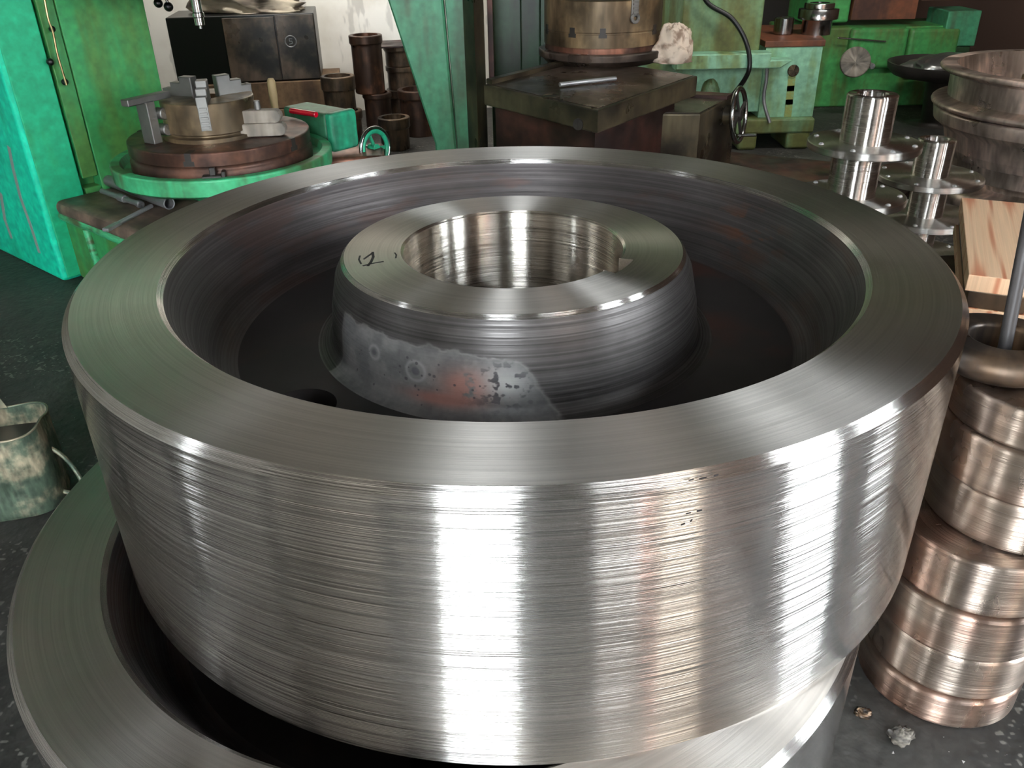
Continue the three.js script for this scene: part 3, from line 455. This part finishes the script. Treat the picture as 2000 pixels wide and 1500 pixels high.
  for (const pts of [[[18, 290], [26, 330], [40, 385], [60, 440], [76, 490]], [[2, 380], [10, 430], [22, 462]]]) part(o, 'paint_scrape', ribbon(pts.map(([x, y]) => S(x, y)), 0.026, 0.0012, V3(-1, 0, 0)), M.scrape, 'grey scrape in the paint');
  // gearbox and handwheel at the far right of the table
  const gb = part(o, 'gearbox', boxAt(-0.07, 0.07, 0.49, 0.6, -0.17, 0.12, 0.015), M.midGreen, 'grimy green gearbox beside the table'); gb.position.copy(inv(V3(-0.83, 0, -2.45))); gb.rotation.y = 0.0; part(gb, 'end_cover', boxAt(-0.074, 0.074, 0.44, 0.605, 0.118, 0.165, 0.018), M.greenWheel, 'bright green end cover');
  const gs = part(o, 'slide_bracket', boxAt(-0.16, 0.16, 0.3, 0.42, -0.13, 0.13, 0.02), M.tableBrown); gs.position.copy(inv(V3(-0.72, 0, -2.42))); gs.rotation.y = -0.75;
}
function handwheel(parent, name, r, tubeR, rimMat, spokeMat, spokes, pos, dir, label) {
  const w = new THREE.Group(); w.name = name; if (label) w.userData.label = label; parent.add(w); w.position.copy(pos); w.quaternion.setFromUnitVectors(V3(0, 0, 1), dir.clone().normalize());
  part(w, 'wheel_rim', new THREE.TorusGeometry(r, tubeR, 12, 48), rimMat); if (rimMat !== spokeMat && spokes === 3) part(w, 'inner_rim', new THREE.TorusGeometry(r * 0.84, tubeR * 1.2, 10, 48), spokeMat);
  for (let k = 0; k < spokes; k++) { const s = part(w, 'spoke', boxAt(-tubeR * 0.9, tubeR * 0.9, 0, r, -tubeR * 0.5, tubeR * 0.5, 0.003), spokeMat); s.rotation.z = k * Math.PI * 2 / spokes + 0.4; }
  const h = solid(r * 0.22, -0.035, 0.014, 0.003, 24); h.rotateX(Math.PI / 2); part(w, 'wheel_hub', h, spokeMat);
  return w;
}
{
  const o = scene.getObjectByName('slotting_machine'), inv = (p) => p.clone().sub(C1).applyAxisAngle(V3(0, 1, 0), -U1);
  handwheel(o, 'handwheel', 0.088, 0.009, M.chrome, M.greenWheel, 3, inv(V3(-0.60, 0.42, -2.45)), V3(0.8, 0.05, 0.6).applyAxisAngle(V3(0, 1, 0), -U1), 'green handwheel with a bright rim');
  part(o, 'handwheel_shaft', rodGeo(inv(V3(-0.60, 0.42, -2.45)), inv(V3(-0.72, 0.40, -2.55)), 0.014), M.chrome);
}
// loose things on the machine
{
  const p0 = atY(205, 350, 0.37), p1 = atY(331, 398, 0.37), d = p1.clone().sub(p0).normalize();
  const o = thing('steel_pipe', 'grey steel pipe with an open end, lying on the green machine bed', 'pipe', p1.clone());
  const g = hollow(0.0185, 0.0235, -p0.distanceTo(p1), 0, 0.0015, 32); g.applyQuaternion(new THREE.Quaternion().setFromUnitVectors(V3(0, 1, 0), d)); part(o, 'pipe_wall', g, M.pipe);
  const a = atY(222, 441, 0.36), b = atY(296, 402, 0.36); single('drive_bar', 'thin bright steel bar with a flattened end, beside the pipe', 'bar', (() => { const g2 = rodGeo(V3(0, 0, 0), b.clone().sub(a), 0.0085, 14), f = boxAt(-0.013, 0.013, -0.006, 0.006, -0.05, 0.03, 0.003); f.lookAt(b.clone().sub(a)); return mergeGeometries([g2.toNonIndexed(), f]); })(), M.rod, a);
  const e = atY(199, 373, 0.362), f = atY(276, 400, 0.362); single('socket_wrench', 'dark socket wrench with a bright collar, behind the pipe on the bed', 'wrench', mergeGeometries([rodGeo(V3(0, 0, 0), f.clone().sub(e), 0.011, 14), rodGeo(f.clone().sub(e).multiplyScalar(0.45), f.clone().sub(e).multiplyScalar(0.62), 0.016, 16), rodGeo(f.clone().sub(e).multiplyScalar(0.93), f.clone().sub(e), 0.015, 16)]), M.pipe, e);
  // two rounded pads, a stub handle and a red tool on the table
  const pad = () => { const s = []; const L = 0.07, r = 0.024; for (let i = 0; i <= 8; i++) { const a2 = -Math.PI / 2 + i * Math.PI / 8; s.push([L + r * Math.cos(a2), r * Math.sin(a2)]); } for (let i = 0; i <= 8; i++) { const a2 = Math.PI / 2 + i * Math.PI / 8; s.push([-L + r * Math.cos(a2), r * Math.sin(a2)]); } return slab(s, 0.05, 0.003); };
  const q = atY(514, 264, 0.588); 
  single('rounded_pad', 'lower rounded grey stone pad lying on the brown table', 'pad', pad(), M.stone, V3(q.x, 0.612, q.z), 0.1, 'grey rounded pads'); single('rounded_pad', 'upper rounded grey stone pad on another pad', 'pad', pad(), M.stone, V3(q.x - 0.012, 0.661, q.z - 0.005), 0.02, 'grey rounded pads');
  single('pin', 'short steel pin standing on the upper pad', 'pin', solid(0.012, 0, 0.035, 0.002, 16), M.jaw, V3(q.x - 0.005, 0.685, q.z));
  const hw = atY(537, 210, 0.6); single('file_handle', 'pale wooden tool handle standing behind the chuck', 'handle', lathe([[[0, 0.14], [0.012, 0.138], [0.018, 0.125], [0.019, 0.07], [0.015, 0.02], [0.016, 0]], [[0.016, 0], [0, 0]]], 24), M.handleWood, V3(hw.x, 0.585, hw.z));
  const r0 = atY(568, 216, 0.613), r1 = atY(618, 224, 0.613); single('red_screwdriver', 'bright red tool handle lying on the green gearbox', 'tool', rodGeo(V3(0, 0, 0), r1.clone().sub(r0), 0.012, 14), M.red, r0);
}

// ================================================================ far left: cabinet, crate and pots against the white wall
{
  const o = thing('tool_cabinet', 'black greasy steel cabinet with a round badge, against the white wall', 'cabinet', V3(-1.76, 0.36, -4.85), 0.16);
  part(o, 'body', boxAt(-0.48, 0.46, 0, 0.42, -0.24, 0.24, 0.008), M.black);
  part(o, 'door', boxAt(-0.13, 0.2, 0.01, 0.405, 0.238, 0.252, 0.004), M.cabinet); part(o, 'door', boxAt(0.206, 0.455, 0.01, 0.412, 0.238, 0.252, 0.004), M.cabinet);
  const b = part(o, 'badge', new THREE.TorusGeometry(0.035, 0.004, 8, 32), M.pipe, 'round grey badge with a 5-like mark'); b.position.set(0.29, 0.25, 0.254);
  const s = part(o, 'badge_mark', ribbon([[0.012, 0.016], [-0.008, 0.018], [-0.008, 0.002], [0.008, 0.002], [0.01, -0.012], [-0.01, -0.016]].map(([x, y]) => V3(0.29 + x, 0.25 + y, 0.252)), 0.004, 0.002, V3(0, 0, 1)), M.pipe);
  single('rag_heap', 'dirty grey rags heaped on the black cabinet', 'rags', lumpy(0.34, 0.14, 0.2, 31, 0.5), M.ragDark, V3(-1.72, 0.782, -4.85));
  const c = thing('wooden_crate', 'stained brown wooden crate under the cabinet', 'crate', V3(-1.7, 0, -4.85), 0.16); part(c, 'board', boxAt(-0.5, 0.52, 0.19, 0.36, -0.24, 0.27, 0.004), M.crate); part(c, 'board', boxAt(-0.5, 0.52, 0, 0.185, -0.24, 0.27, 0.004), M.crate);
}
function sleevePot(label, px, z, y, r, h, m, collar = 0.05) {
  const x = atZ(px, 150, z).x, o = thing('iron_pot', label, 'pot', V3(x, y, z), 0, 'rusty iron sleeves against the wall');
  part(o, 'wall', lathe([[[r * 0.97, h - collar - 0.008], [r * 0.93, h - collar - 0.02], [r * 0.93, 0.01], [r * 0.9, 0]], [[r * 0.9, 0], [r * 0.75, 0]], [[r * 0.75, 0], [r * 0.78, h]]], 48), m);
  part(o, 'collar', lathe([[[r * 0.78, h], [r * 0.97, h]], arc(r * 0.97, h - 0.006, 0.006, 90, 0, 3), [[r * 0.97 + 0.006, h - 0.006], [r * 0.97 + 0.006, h - collar]], [[r * 0.97 + 0.006, h - collar], [r * 0.97, h - collar - 0.008]]], 48), m);
  return o;
}
sleevePot('lower dark iron sleeve beside the crate, under another sleeve', 668, -4.45, 0, 0.105, 0.2, M.potDark); sleevePot('upper dark iron sleeve with a wide collar, beside the crate', 659, -4.45, 0.2, 0.11, 0.22, M.potDark, 0.08);
sleevePot('lower red-brown iron sleeve under the tall flared sleeve', 733, -4.85, 0, 0.1, 0.24, M.potBrown, 0.03); sleevePot('tall red-brown flared sleeve standing on another sleeve', 721, -4.85, 0.24, 0.112, 0.38, M.potBrown, 0.05);
sleevePot('bottom dark sleeve beneath the rusty plate', 786, -5.1, 0, 0.12, 0.22, M.potDark); sleevePot('middle dark sleeve beneath the rusty plate', 786, -5.1, 0.22, 0.115, 0.16, M.potDark, 0.03); sleevePot('top dark sleeve beneath the rusty plate', 786, -5.1, 0.38, 0.12, 0.14, M.potDark, 0.03);
sleevePot('small rusty sleeve on the floor behind the green handwheel', 762, -4.2, 0, 0.1, 0.2, M.potDark, 0.06);
sleevePot('squat rusty sleeve on the floor beside the tapered column', 812, -4.6, 0, 0.13, 0.3, M.potBrown, 0.05);
single('rusty_plate', 'dark rusty steel plate lying across the sleeves by the wall', 'plate', (() => { const g = box(0.42, 0.012, 0.34, 0.002); return g; })(), M.rustPlate, V3(atZ(790, 60, -5.1).x, 0.527, -5.1), 0.2);

// ================================================================ second slotting machine, middle
{
  const o = thing('slotting_machine', 'dark oily slotting machine with a tapered green column and a big chuck', 'machine', V3(0.3, 0, -2.6)), L = (p) => p.clone().sub(o.position), A = (x, y, h) => { const p = L(atY(x, y, h)); return [p.x, p.z]; };
  // tapered green column front, seen left of the table
  const zc = -2.5, t0 = atZ(757, 0, zc), t1 = atZ(850, 283, zc), t2 = atZ(890, 285, zc), t3 = atZ(865, 0, zc);
  const k = (t0.x - t1.x) / (t0.y - t1.y), k2 = (t3.x - t2.x) / (t3.y - t2.y), line = (y, p, s) => p.x + s * (y - p.y) - o.position.x;
  const col = slab([[line(0, t1, 0), 0], [line(0, t2, 0), 0], [line(0.41, t2, 0), 0.41], [line(1.7, t2, k2), 1.7], [line(1.7, t1, k), 1.7], [line(0.42, t1, 0), 0.42]], 0.1, 0.008); col.translate(0, 0, zc - 0.05 - o.position.z); part(o, 'tapered_column', col, M.midGreen, 'tapered green column');
  const sd = slab([[line(0, t2, 0) + 0.004, 0], [line(0.42, t2, 0) + 0.07, 0], [line(1.7, t2, 0) + 0.1, 1.7], [line(1.7, t2, k2) + 0.004, 1.7], [line(0.41, t2, 0) + 0.004, 0.41]], 0.3, 0.004); sd.translate(0, 0, zc - 0.2 - o.position.z); part(o, 'column_return', sd, M.midGreen);
  part(o, 'guide_way', prism([A(908, 150, 0.7), A(930, 158, 0.7), A(948, 150, 0.7), A(948, 120, 0.7), A(905, 120, 0.7)].map(([x, z]) => [x, z]), 0, 1.8, 0.004), M.saddle, 'dark oily slide way');
  part(o, 'guide_strip', boxAt(-0.385, -0.36, 0.62, 1.8, -0.25, -0.2, 0.003), M.rustPlate);
  part(o, 'rear_column', boxAt(-0.38, 0.02, 0, 2.2, -1.15, -0.55, 0.01), M.darkGreen, 'dark green oily rear column');
  { const a = atZ(1016, 60, -3.15).x - 0.3, b = atZ(1056, 60, -3.15).x - 0.3; part(o, 'rear_column_edge', boxAt(a, b, 0.62, 2.2, -0.9, -0.53, 0.01), M.darkGreen); }
  // saddle plate: diamond seen over its corner
  const c0 = A(1168, 215, 0.7), cl = A(945, 165, 0.7), cr = A(1362, 148, 0.7), cb = [cl[0] + cr[0] - c0[0], cl[1] + cr[1] - c0[1]], lerp = (a, b, t) => [a[0] + (b[0] - a[0]) * t, a[1] + (b[1] - a[1]) * t];
  part(o, 'saddle_plate', prism([c0, cr, cb, cl], 0.615, 0.7, 0.006), M.saddle, 'thick oily saddle plate');
  part(o, 'plate_top', prism([c0, cr, cb, cl].map((p) => lerp(p, lerp(c0, cb, 0.5), 0.04)), 0.69, 0.7025, 0.001), M.oilTop, 'wet dark top of the saddle plate');
  part(o, 'plate_ridge', prism([lerp(cl, cb, 0.02), lerp(cl, cb, 0.95), lerp(lerp(cl, cb, 0.95), c0, 0.06), lerp(lerp(cl, cb, 0.02), c0, 0.06)], 0.7, 0.722, 0.004), M.saddle);
  const hl = lerp(c0, cl, 0.42), bh = part(o, 'bolt_pocket', hollow(0.028, 0.036, 0.7, 0.706, 0.002, 32), M.saddle); bh.position.set(hl[0] + 0.02, 0, hl[1] - 0.03);
  const bh2 = part(o, 'pocket_hole_shade', solid(0.028, 0.7, 0.7035, 0.001, 24), M.darkIron); bh2.position.copy(bh.position);  // dark disc standing in for the shade inside the pocket
  const notchShade = part(o, 'coolant_notch_shade', (() => { const g = solid(0.022, 0, 0.01, 0.001, 24); g.rotateX(Math.PI / 2); g.rotateY(-0.62); return g; })(), M.darkIron); { const p = lerp(c0, cl, 0.14); notchShade.position.set(p[0] - 0.002, 0.634, p[1] + 0.0); }  // flush dark disc in place of a cut recess and its shade
  // body below
  const low = (p, s) => lerp(p, lerp(c0, cb, 0.5), s);
  part(o, 'body', prism([low(c0, 0.3), low(cr, 0.2), low(cb, 0.1), low(cl, 0.1)], 0, 0.62, 0.01), M.rustPlate, 'dark body under the saddle');
  // cross slide to the right with its front block
  const s0 = A(1205, 222, 0.56), s1 = A(1368, 222, 0.56), s2 = A(1440, 185, 0.56), s3 = A(1290, 175, 0.56);
  part(o, 'cross_slide', prism([s0, s1, s2, s3], 0, 0.56, 0.008), M.saddle, 'oily olive cross slide block');
  part(o, 'slide_top', prism([s0, s1, s2, s3].map((p) => lerp(p, lerp(s0, s2, 0.5), 0.05)), 0.555, 0.5625, 0.001), M.oilTop);
  part(o, 'slide_strip', prism([lerp(s0, s3, 0.7), lerp(s1, s2, 0.7), lerp(s1, s2, 0.86), lerp(s0, s3, 0.86)], 0.56, 0.578, 0.003), M.rustPlate);
  const hp = L(atZ(1443, 225, -2.62)); hp.y += 0; 
  const hw = handwheel(o, 'handwheel', 0.118, 0.011, M.chrome, M.darkIron, 4, hp, V3(0.86, 0.1, 0.48), 'large steel handwheel with a crank pin'); { const g = rodGeo(V3(0, -0.09, 0), V3(0, -0.09, 0.085), 0.007); part(hw, 'crank_pin', g, M.chrome); }
  part(o, 'lead_screw_housing', rodGeo(hp.clone().add(V3(-0.02, 0, -0.012)), hp.clone().add(V3(-0.2, -0.02, -0.11)), 0.045, 24), M.saddle);
  // chuck
  const cc = L(atY(1175, 116, 0.7)), ax = [cc.x, cc.z];
  const base = part(o, 'rotary_base', lathe([[[0.2, 0.76], [0.3, 0.76]], arc(0.3, 0.752, 0.008, 90, 0, 3), [[0.308, 0.752], [0.306, 0.728]], [[0.306, 0.728], [0.29, 0.72], [0.27, 0.70]]], 96), M.oilTop, 'round base plate under the chuck'); base.position.set(cc.x, 0, cc.z);
  part(base, 'base_ring', lathe([[[0.2, 0.785], [0.272, 0.785]], [[0.272, 0.785], [0.275, 0.78], [0.275, 0.758]]], 96), M.tableBrown);
  const ck = part(o, 'chuck', lathe([[[0.07, 0.985], [0.275, 0.985]], arc(0.275, 0.98, 0.005, 90, 0, 3), [[0.28, 0.98], [0.28, 0.852]], [[0.28, 0.852], [0.277, 0.85], [0.277, 0.844], [0.28, 0.842]], [[0.28, 0.842], [0.28, 0.785]], [[0.07, 0.8], [0.07, 0.985]]], 128), M.chuckBrown, 'large brown chuck body'); ck.position.set(cc.x, 0, cc.z);
  for (const a of [-0.62, -0.1, 0.92, -1.3]) { const s = part(ck, 'pin_hole_shade', mergeGeometries([boxAt(-0.013, 0.013, 0.835, 0.872, 0.27, 0.2815, 0), boxAt(-0.019, 0.019, 0.83, 0.846, 0.27, 0.2812, 0)]), M.darkIron); s.rotation.y = a; }  // dark blocks stand for the shade in the chuck holes
  for (const a of [0.42, -0.55, 2.6, -2.4]) {
    const t = []; for (let q = 0; q < 9; q++) t.push(boxAt(-0.014, 0.014, 0.93 + q * 0.017, 0.938 + q * 0.017, 0.284, 0.293, 0.001));
    const j = part(ck, 'jaw', mergeGeometries([boxAt(-0.026, 0.026, 0.986, 1.03, 0.06, 0.25, 0.004), ...(a > 0.4 && a < 0.5 ? [boxAt(-0.019, 0.019, 0.915, 1.09, 0.25, 0.286, 0.004), ...t] : [boxAt(-0.03, 0.03, 1.02, 1.09, 0.1, 0.18, 0.004)])]), M.jaw, 'steel jaw with a toothed edge'); j.rotation.y = a;
  }
  { const s = part(ck, 'jaw_screw', (() => { const g = hollow(0.01, 0.024, 0, 0.012, 0.002, 24); g.rotateX(Math.PI / 2); return g; })(), M.jaw); s.position.set(0.28 * Math.sin(0.42), 0.91, 0.28 * Math.cos(0.42)); s.rotation.y = 0.42; }
  part(o, 'tool_head', boxAt(-0.05, 0.55, 1.12, 1.5, -0.75, -0.25, 0.02), M.grassGreen);
  const bar0 = atY(1093, 165, 0.715), bar1 = atY(1203, 153, 0.715); single('round_bar', 'short bright steel bar lying on the oily saddle plate', 'bar', rodGeo(V3(0, 0, 0), bar1.clone().sub(bar0), 0.0095, 14), M.rod, bar0);
}
single('waste_heap', 'cream heap of cotton waste beside the big chuck', 'rags', lumpy(0.085, 0.13, 0.085, 57, 0.5), M.rag, (() => { const p = atY(1316, 122, 0.70); return V3(p.x, 0.703, p.z); })());

// ================================================================ third machine: pale green, right of the middle
{
  const o = thing('pale_machine', 'pale green machine with a boxy body, hose and stained base', 'machine', V3(1.5, 0, -4.2)), X = (px, py, z) => { const p = atZ(px, py, z); return [p.x - 1.5, p.y]; };
  const zf = 0.2;                                        // front face at z = -4.0
  part(o, 'column', boxAt(-0.46, 0.02, 0.5, 2.6, -0.6, zf, 0.012), M.oliveGreen, 'olive stained pale column');
  part(o, 'lower_body', boxAt(-0.9, 0.09, 0.22, 0.56, -0.6, zf - 0.02, 0.01), M.paleGreen);
  part(o, 'box_body', prism([[0.06, zf], [0.4, zf], [0.56, -0.6], [0.06, -0.6]], 0.185, 0.6, 0.008), M.paleGreen, 'pale green box with a round plug');
  part(o, 'box_top', prism([[0.05, zf + 0.006], [0.41, zf + 0.006], [0.57, -0.6], [0.05, -0.6]], 0.6, 0.635, 0.004), M.rustWood, 'rust brown top');
  part(o, 'plug', (() => { const g = solid(0.035, 0, 0.012, 0.004, 32); g.rotateX(Math.PI / 2); return g; })(), M.saddle, 'dark round plug').position.set(0.24, 0.465, zf);
  part(o, 'oil_run', ribbon([V3(0.238, 0.44, zf), V3(0.24, 0.36, zf), V3(0.243, 0.28, zf), V3(0.245, 0.2, zf)], 0.045, 0.001, V3(0, 0, 1)), M.oilRun, 'yellowish oil run');
  part(o, 'ledge', slab([[-0.5, 0.5], [0.12, 0.5], [0.19, 0.545], [0.06, 0.545], [0.06, 0.585], [-0.5, 0.585]], 0.14, 0.006), M.paleGreen).position.set(0, 0, zf + 0.06);
  part(o, 'base', prism([[-0.08, zf + 0.05], [0.4, zf + 0.05], [0.5, -0.6], [-0.08, -0.6]], 0.1, 0.19, 0.012), M.oliveGreen);
  for (const [x0, x1] of [[-0.06, 0.06], [0.24, 0.39]]) part(o, 'foot', boxAt(x0, x1, 0, 0.11, zf - 0.3, zf + 0.045, 0.02), M.oliveGreen);
  part(o, 'hose', tube([V3(-0.4, 1.0, zf + 0.04), V3(-0.33, 0.86, zf + 0.05), V3(-0.18, 0.77, zf + 0.06), V3(-0.09, 0.64, zf + 0.1), V3(-0.07, 0.5, zf + 0.15), V3(-0.12, 0.36, zf + 0.08), V3(-0.15, 0.3, zf)], 0.014, 10, 60), M.rubber, 'black rubber hose');
  part(o, 'conduit', tube([V3(0.07, 0.52, zf + 0.03), V3(0.075, 0.42, zf + 0.03), V3(0.075, 0.3, zf + 0.03), V3(0.12, 0.17, zf + 0.06)], 0.011, 8, 30), M.pipe);
  part(o, 'drain_boss', lumpy(0.06, 0.12, 0.05, 91, 0.2), M.oliveGreen).position.set(-0.25, 0.27, zf - 0.01);
  const z2 = -4.2, p = X(1590, 60, z2);
  const k = thing('bearing_ring', 'bright polished steel ring standing on the pale green machine', 'ring', V3(1.94, 0.635, -4.28)); part(k, 'ring_body', lathe([[[0.06, 0.18], [0.085, 0.18]], [[0.085, 0.18], [0.09, 0.175], [0.09, 0.15]], [[0.09, 0.15], [0.12, 0.145], [0.12, 0.09]], [[0.12, 0.09], [0.09, 0.08], [0.09, 0.0]], [[0.06, 0], [0.06, 0.18]]], 64), M.chrome);
  const k2 = thing('bearing_ring', 'small dark polished bush beside the bright ring', 'ring', V3(1.74, 0.635, -4.3)); part(k2, 'ring_body', hollow(0.03, 0.06, 0, 0.1, 0.006, 40), M.chrome);
}
// fourth machine: green bench at the back right
{
  const o = thing('green_lathe', 'grass green lathe bed with a wooden board and a dial, far behind', 'machine', V3(2.8, 0, -5.3));
  part(o, 'bed', boxAt(-0.75, 0.5, 0, 0.56, -0.4, 0.1, 0.015), M.grassGreen);
  part(o, 'apron', boxAt(-0.3, 0.12, 0.28, 0.56, 0.08, 0.16, 0.03), M.grassGreen); part(o, 'apron', boxAt(0.13, 0.5, 0.22, 0.55, 0.08, 0.15, 0.03), M.grassGreen);
  part(o, 'end_box', boxAt(0.38, 0.62, 0.42, 0.66, -0.2, 0.14, 0.01), M.midGreen); part(o, 'end_box', boxAt(0.4, 0.6, 0.2, 0.42, -0.2, 0.13, 0.01), M.darkGreen);
  part(o, 'headstock', boxAt(-0.6, -0.28, 0.58, 1.4, -0.45, 0.0, 0.02), M.grassGreen);
  part(o, 'board', boxAt(-0.27, 0.2, 0.6, 0.9, -0.1, 0.02, 0.004), M.rustWood, 'rust brown board'); part(o, 'board', boxAt(0.22, 0.45, 0.72, 0.78, -0.1, 0.02, 0.004), M.rustWood);
  const d = part(o, 'dial', (() => { const g = lathe([[[0, 0.03], [0.02, 0.03], [0.022, 0.022], [0.05, 0.022], [0.055, 0.03], [0.09, 0.028], [0.1, 0.02], [0.1, 0]]], 48); g.rotateX(Math.PI / 2); return g; })(), M.stone, 'pale round dial'); { const p = atZ(1670, 121, -4.75); d.position.set(p.x - 2.8, p.y, p.z + 5.3); d.rotation.y = -0.25; }
  part(o, 'dial_shaft', rodGeo(V3(-0.27, 0.36, 0.1), V3(-0.27, 0.36, 0.55), 0.02), M.pipe);
  part(o, 'scale_rod', rodGeo(V3(-0.4, 0.5, 0.165), V3(-0.05, 0.47, 0.175), 0.006), M.chrome);
}
{
  const o = thing('swarf_tray', 'dark round tray heaped with grey metal chips', 'tray', V3(2.98, 0, -4.6)); part(o, 'tray', lathe([[[0, 0.33], [0.34, 0.345]], [[0.34, 0.345], [0.37, 0.4], [0.385, 0.4]], [[0.385, 0.4], [0.38, 0.36], [0.34, 0.32], [0.1, 0.3]]], 64), M.darkIron); part(o, 'stand', lathe([[[0.12, 0.31], [0.1, 0.02], [0.2, 0.0]]], 32), M.darkIron);
  const ch = part(o, 'chips', lumpy(0.27, 0.09, 0.2, 71, 0.4), M.swarf, 'grey metal chips'); ch.position.set(0, 0.335, 0); ch.userData.kind = 'stuff';
}
{ const o = thing('chrome_spindle', 'dark polished spindle with a collar, behind the flanged sleeves', 'spindle', V3(2.2, 0, -3.7)); part(o, 'shaft', solid(0.05, 0, 0.33, 0.005, 40), M.darkIron); part(o, 'collar', hollow(0.04, 0.075, 0.22, 0.28, 0.006, 40), M.chrome); part(o, 'cap', solid(0.06, 0.33, 0.36, 0.01, 40), M.darkIron); }
// low rusty plate on the floor in the middle distance
single('floor_plate', 'low dark rust-red steel plate on the floor by the pale machine', 'plate', prism([[0.75, -2.75], [1.7, -2.45], [2.35, -3.2], [1.3, -3.75]], 0, 0.05, 0.004), M.rustPlate);
// chips and crumbs on the floor
{
  const r = rng(5), gs = [], P = [];
  for (let i = 0; i < 260; i++) { let p; if (i < 90) p = [0.62 + 0.6 * r(), 0.35 + 0.5 * r()]; else if (i < 200) p = [-1.75 + 0.85 * r(), -1.2 + 1.6 * r()]; else p = [0.55 + 1.4 * r(), -1.8 + 1.8 * r()]; if (Math.hypot(p[0] + 0.1276, p[1] - 0.1555) > 0.72 && Math.hypot(p[0] - 0.83, p[1] - 0.2) > 0.16 && Math.hypot(p[0] + 1.312, p[1] + 0.43) > 0.17 && Math.hypot(p[0] - 1.12, p[1] + 0.42) > 0.24 && Math.hypot(p[0] - 1.27, p[1] + 1.67) > 0.22) P.push(p); }
  for (const [x, z] of P) { const s = 0.0016 + 0.004 * r() ** 3, g = new THREE.TetrahedronGeometry(s, 0); g.rotateY(r() * 6); g.rotateX(r() * 6); g.translate(x, s * 0.4, z); gs.push(g); }
  const m = single('floor_chips', 'small metal chips and crumbs scattered over the dark floor', 'chips', mergeGeometries(gs), M.swarf); m.userData.kind = 'stuff';
  single('slag_lump', 'small grey lump of slag on the floor by the disc pile', 'lump', lumpy(0.022, 0.018, 0.017, 83, 0.9, 14), M.slag, atY(1757, 1440, 0)); single('slag_lump', 'smaller dark lump of slag on the floor between wheel and disc pile', 'lump', lumpy(0.013, 0.01, 0.011, 85, 0.9, 14), M.potDark, atY(1682, 1392, 0));
}
renderer.render(scene, camera);
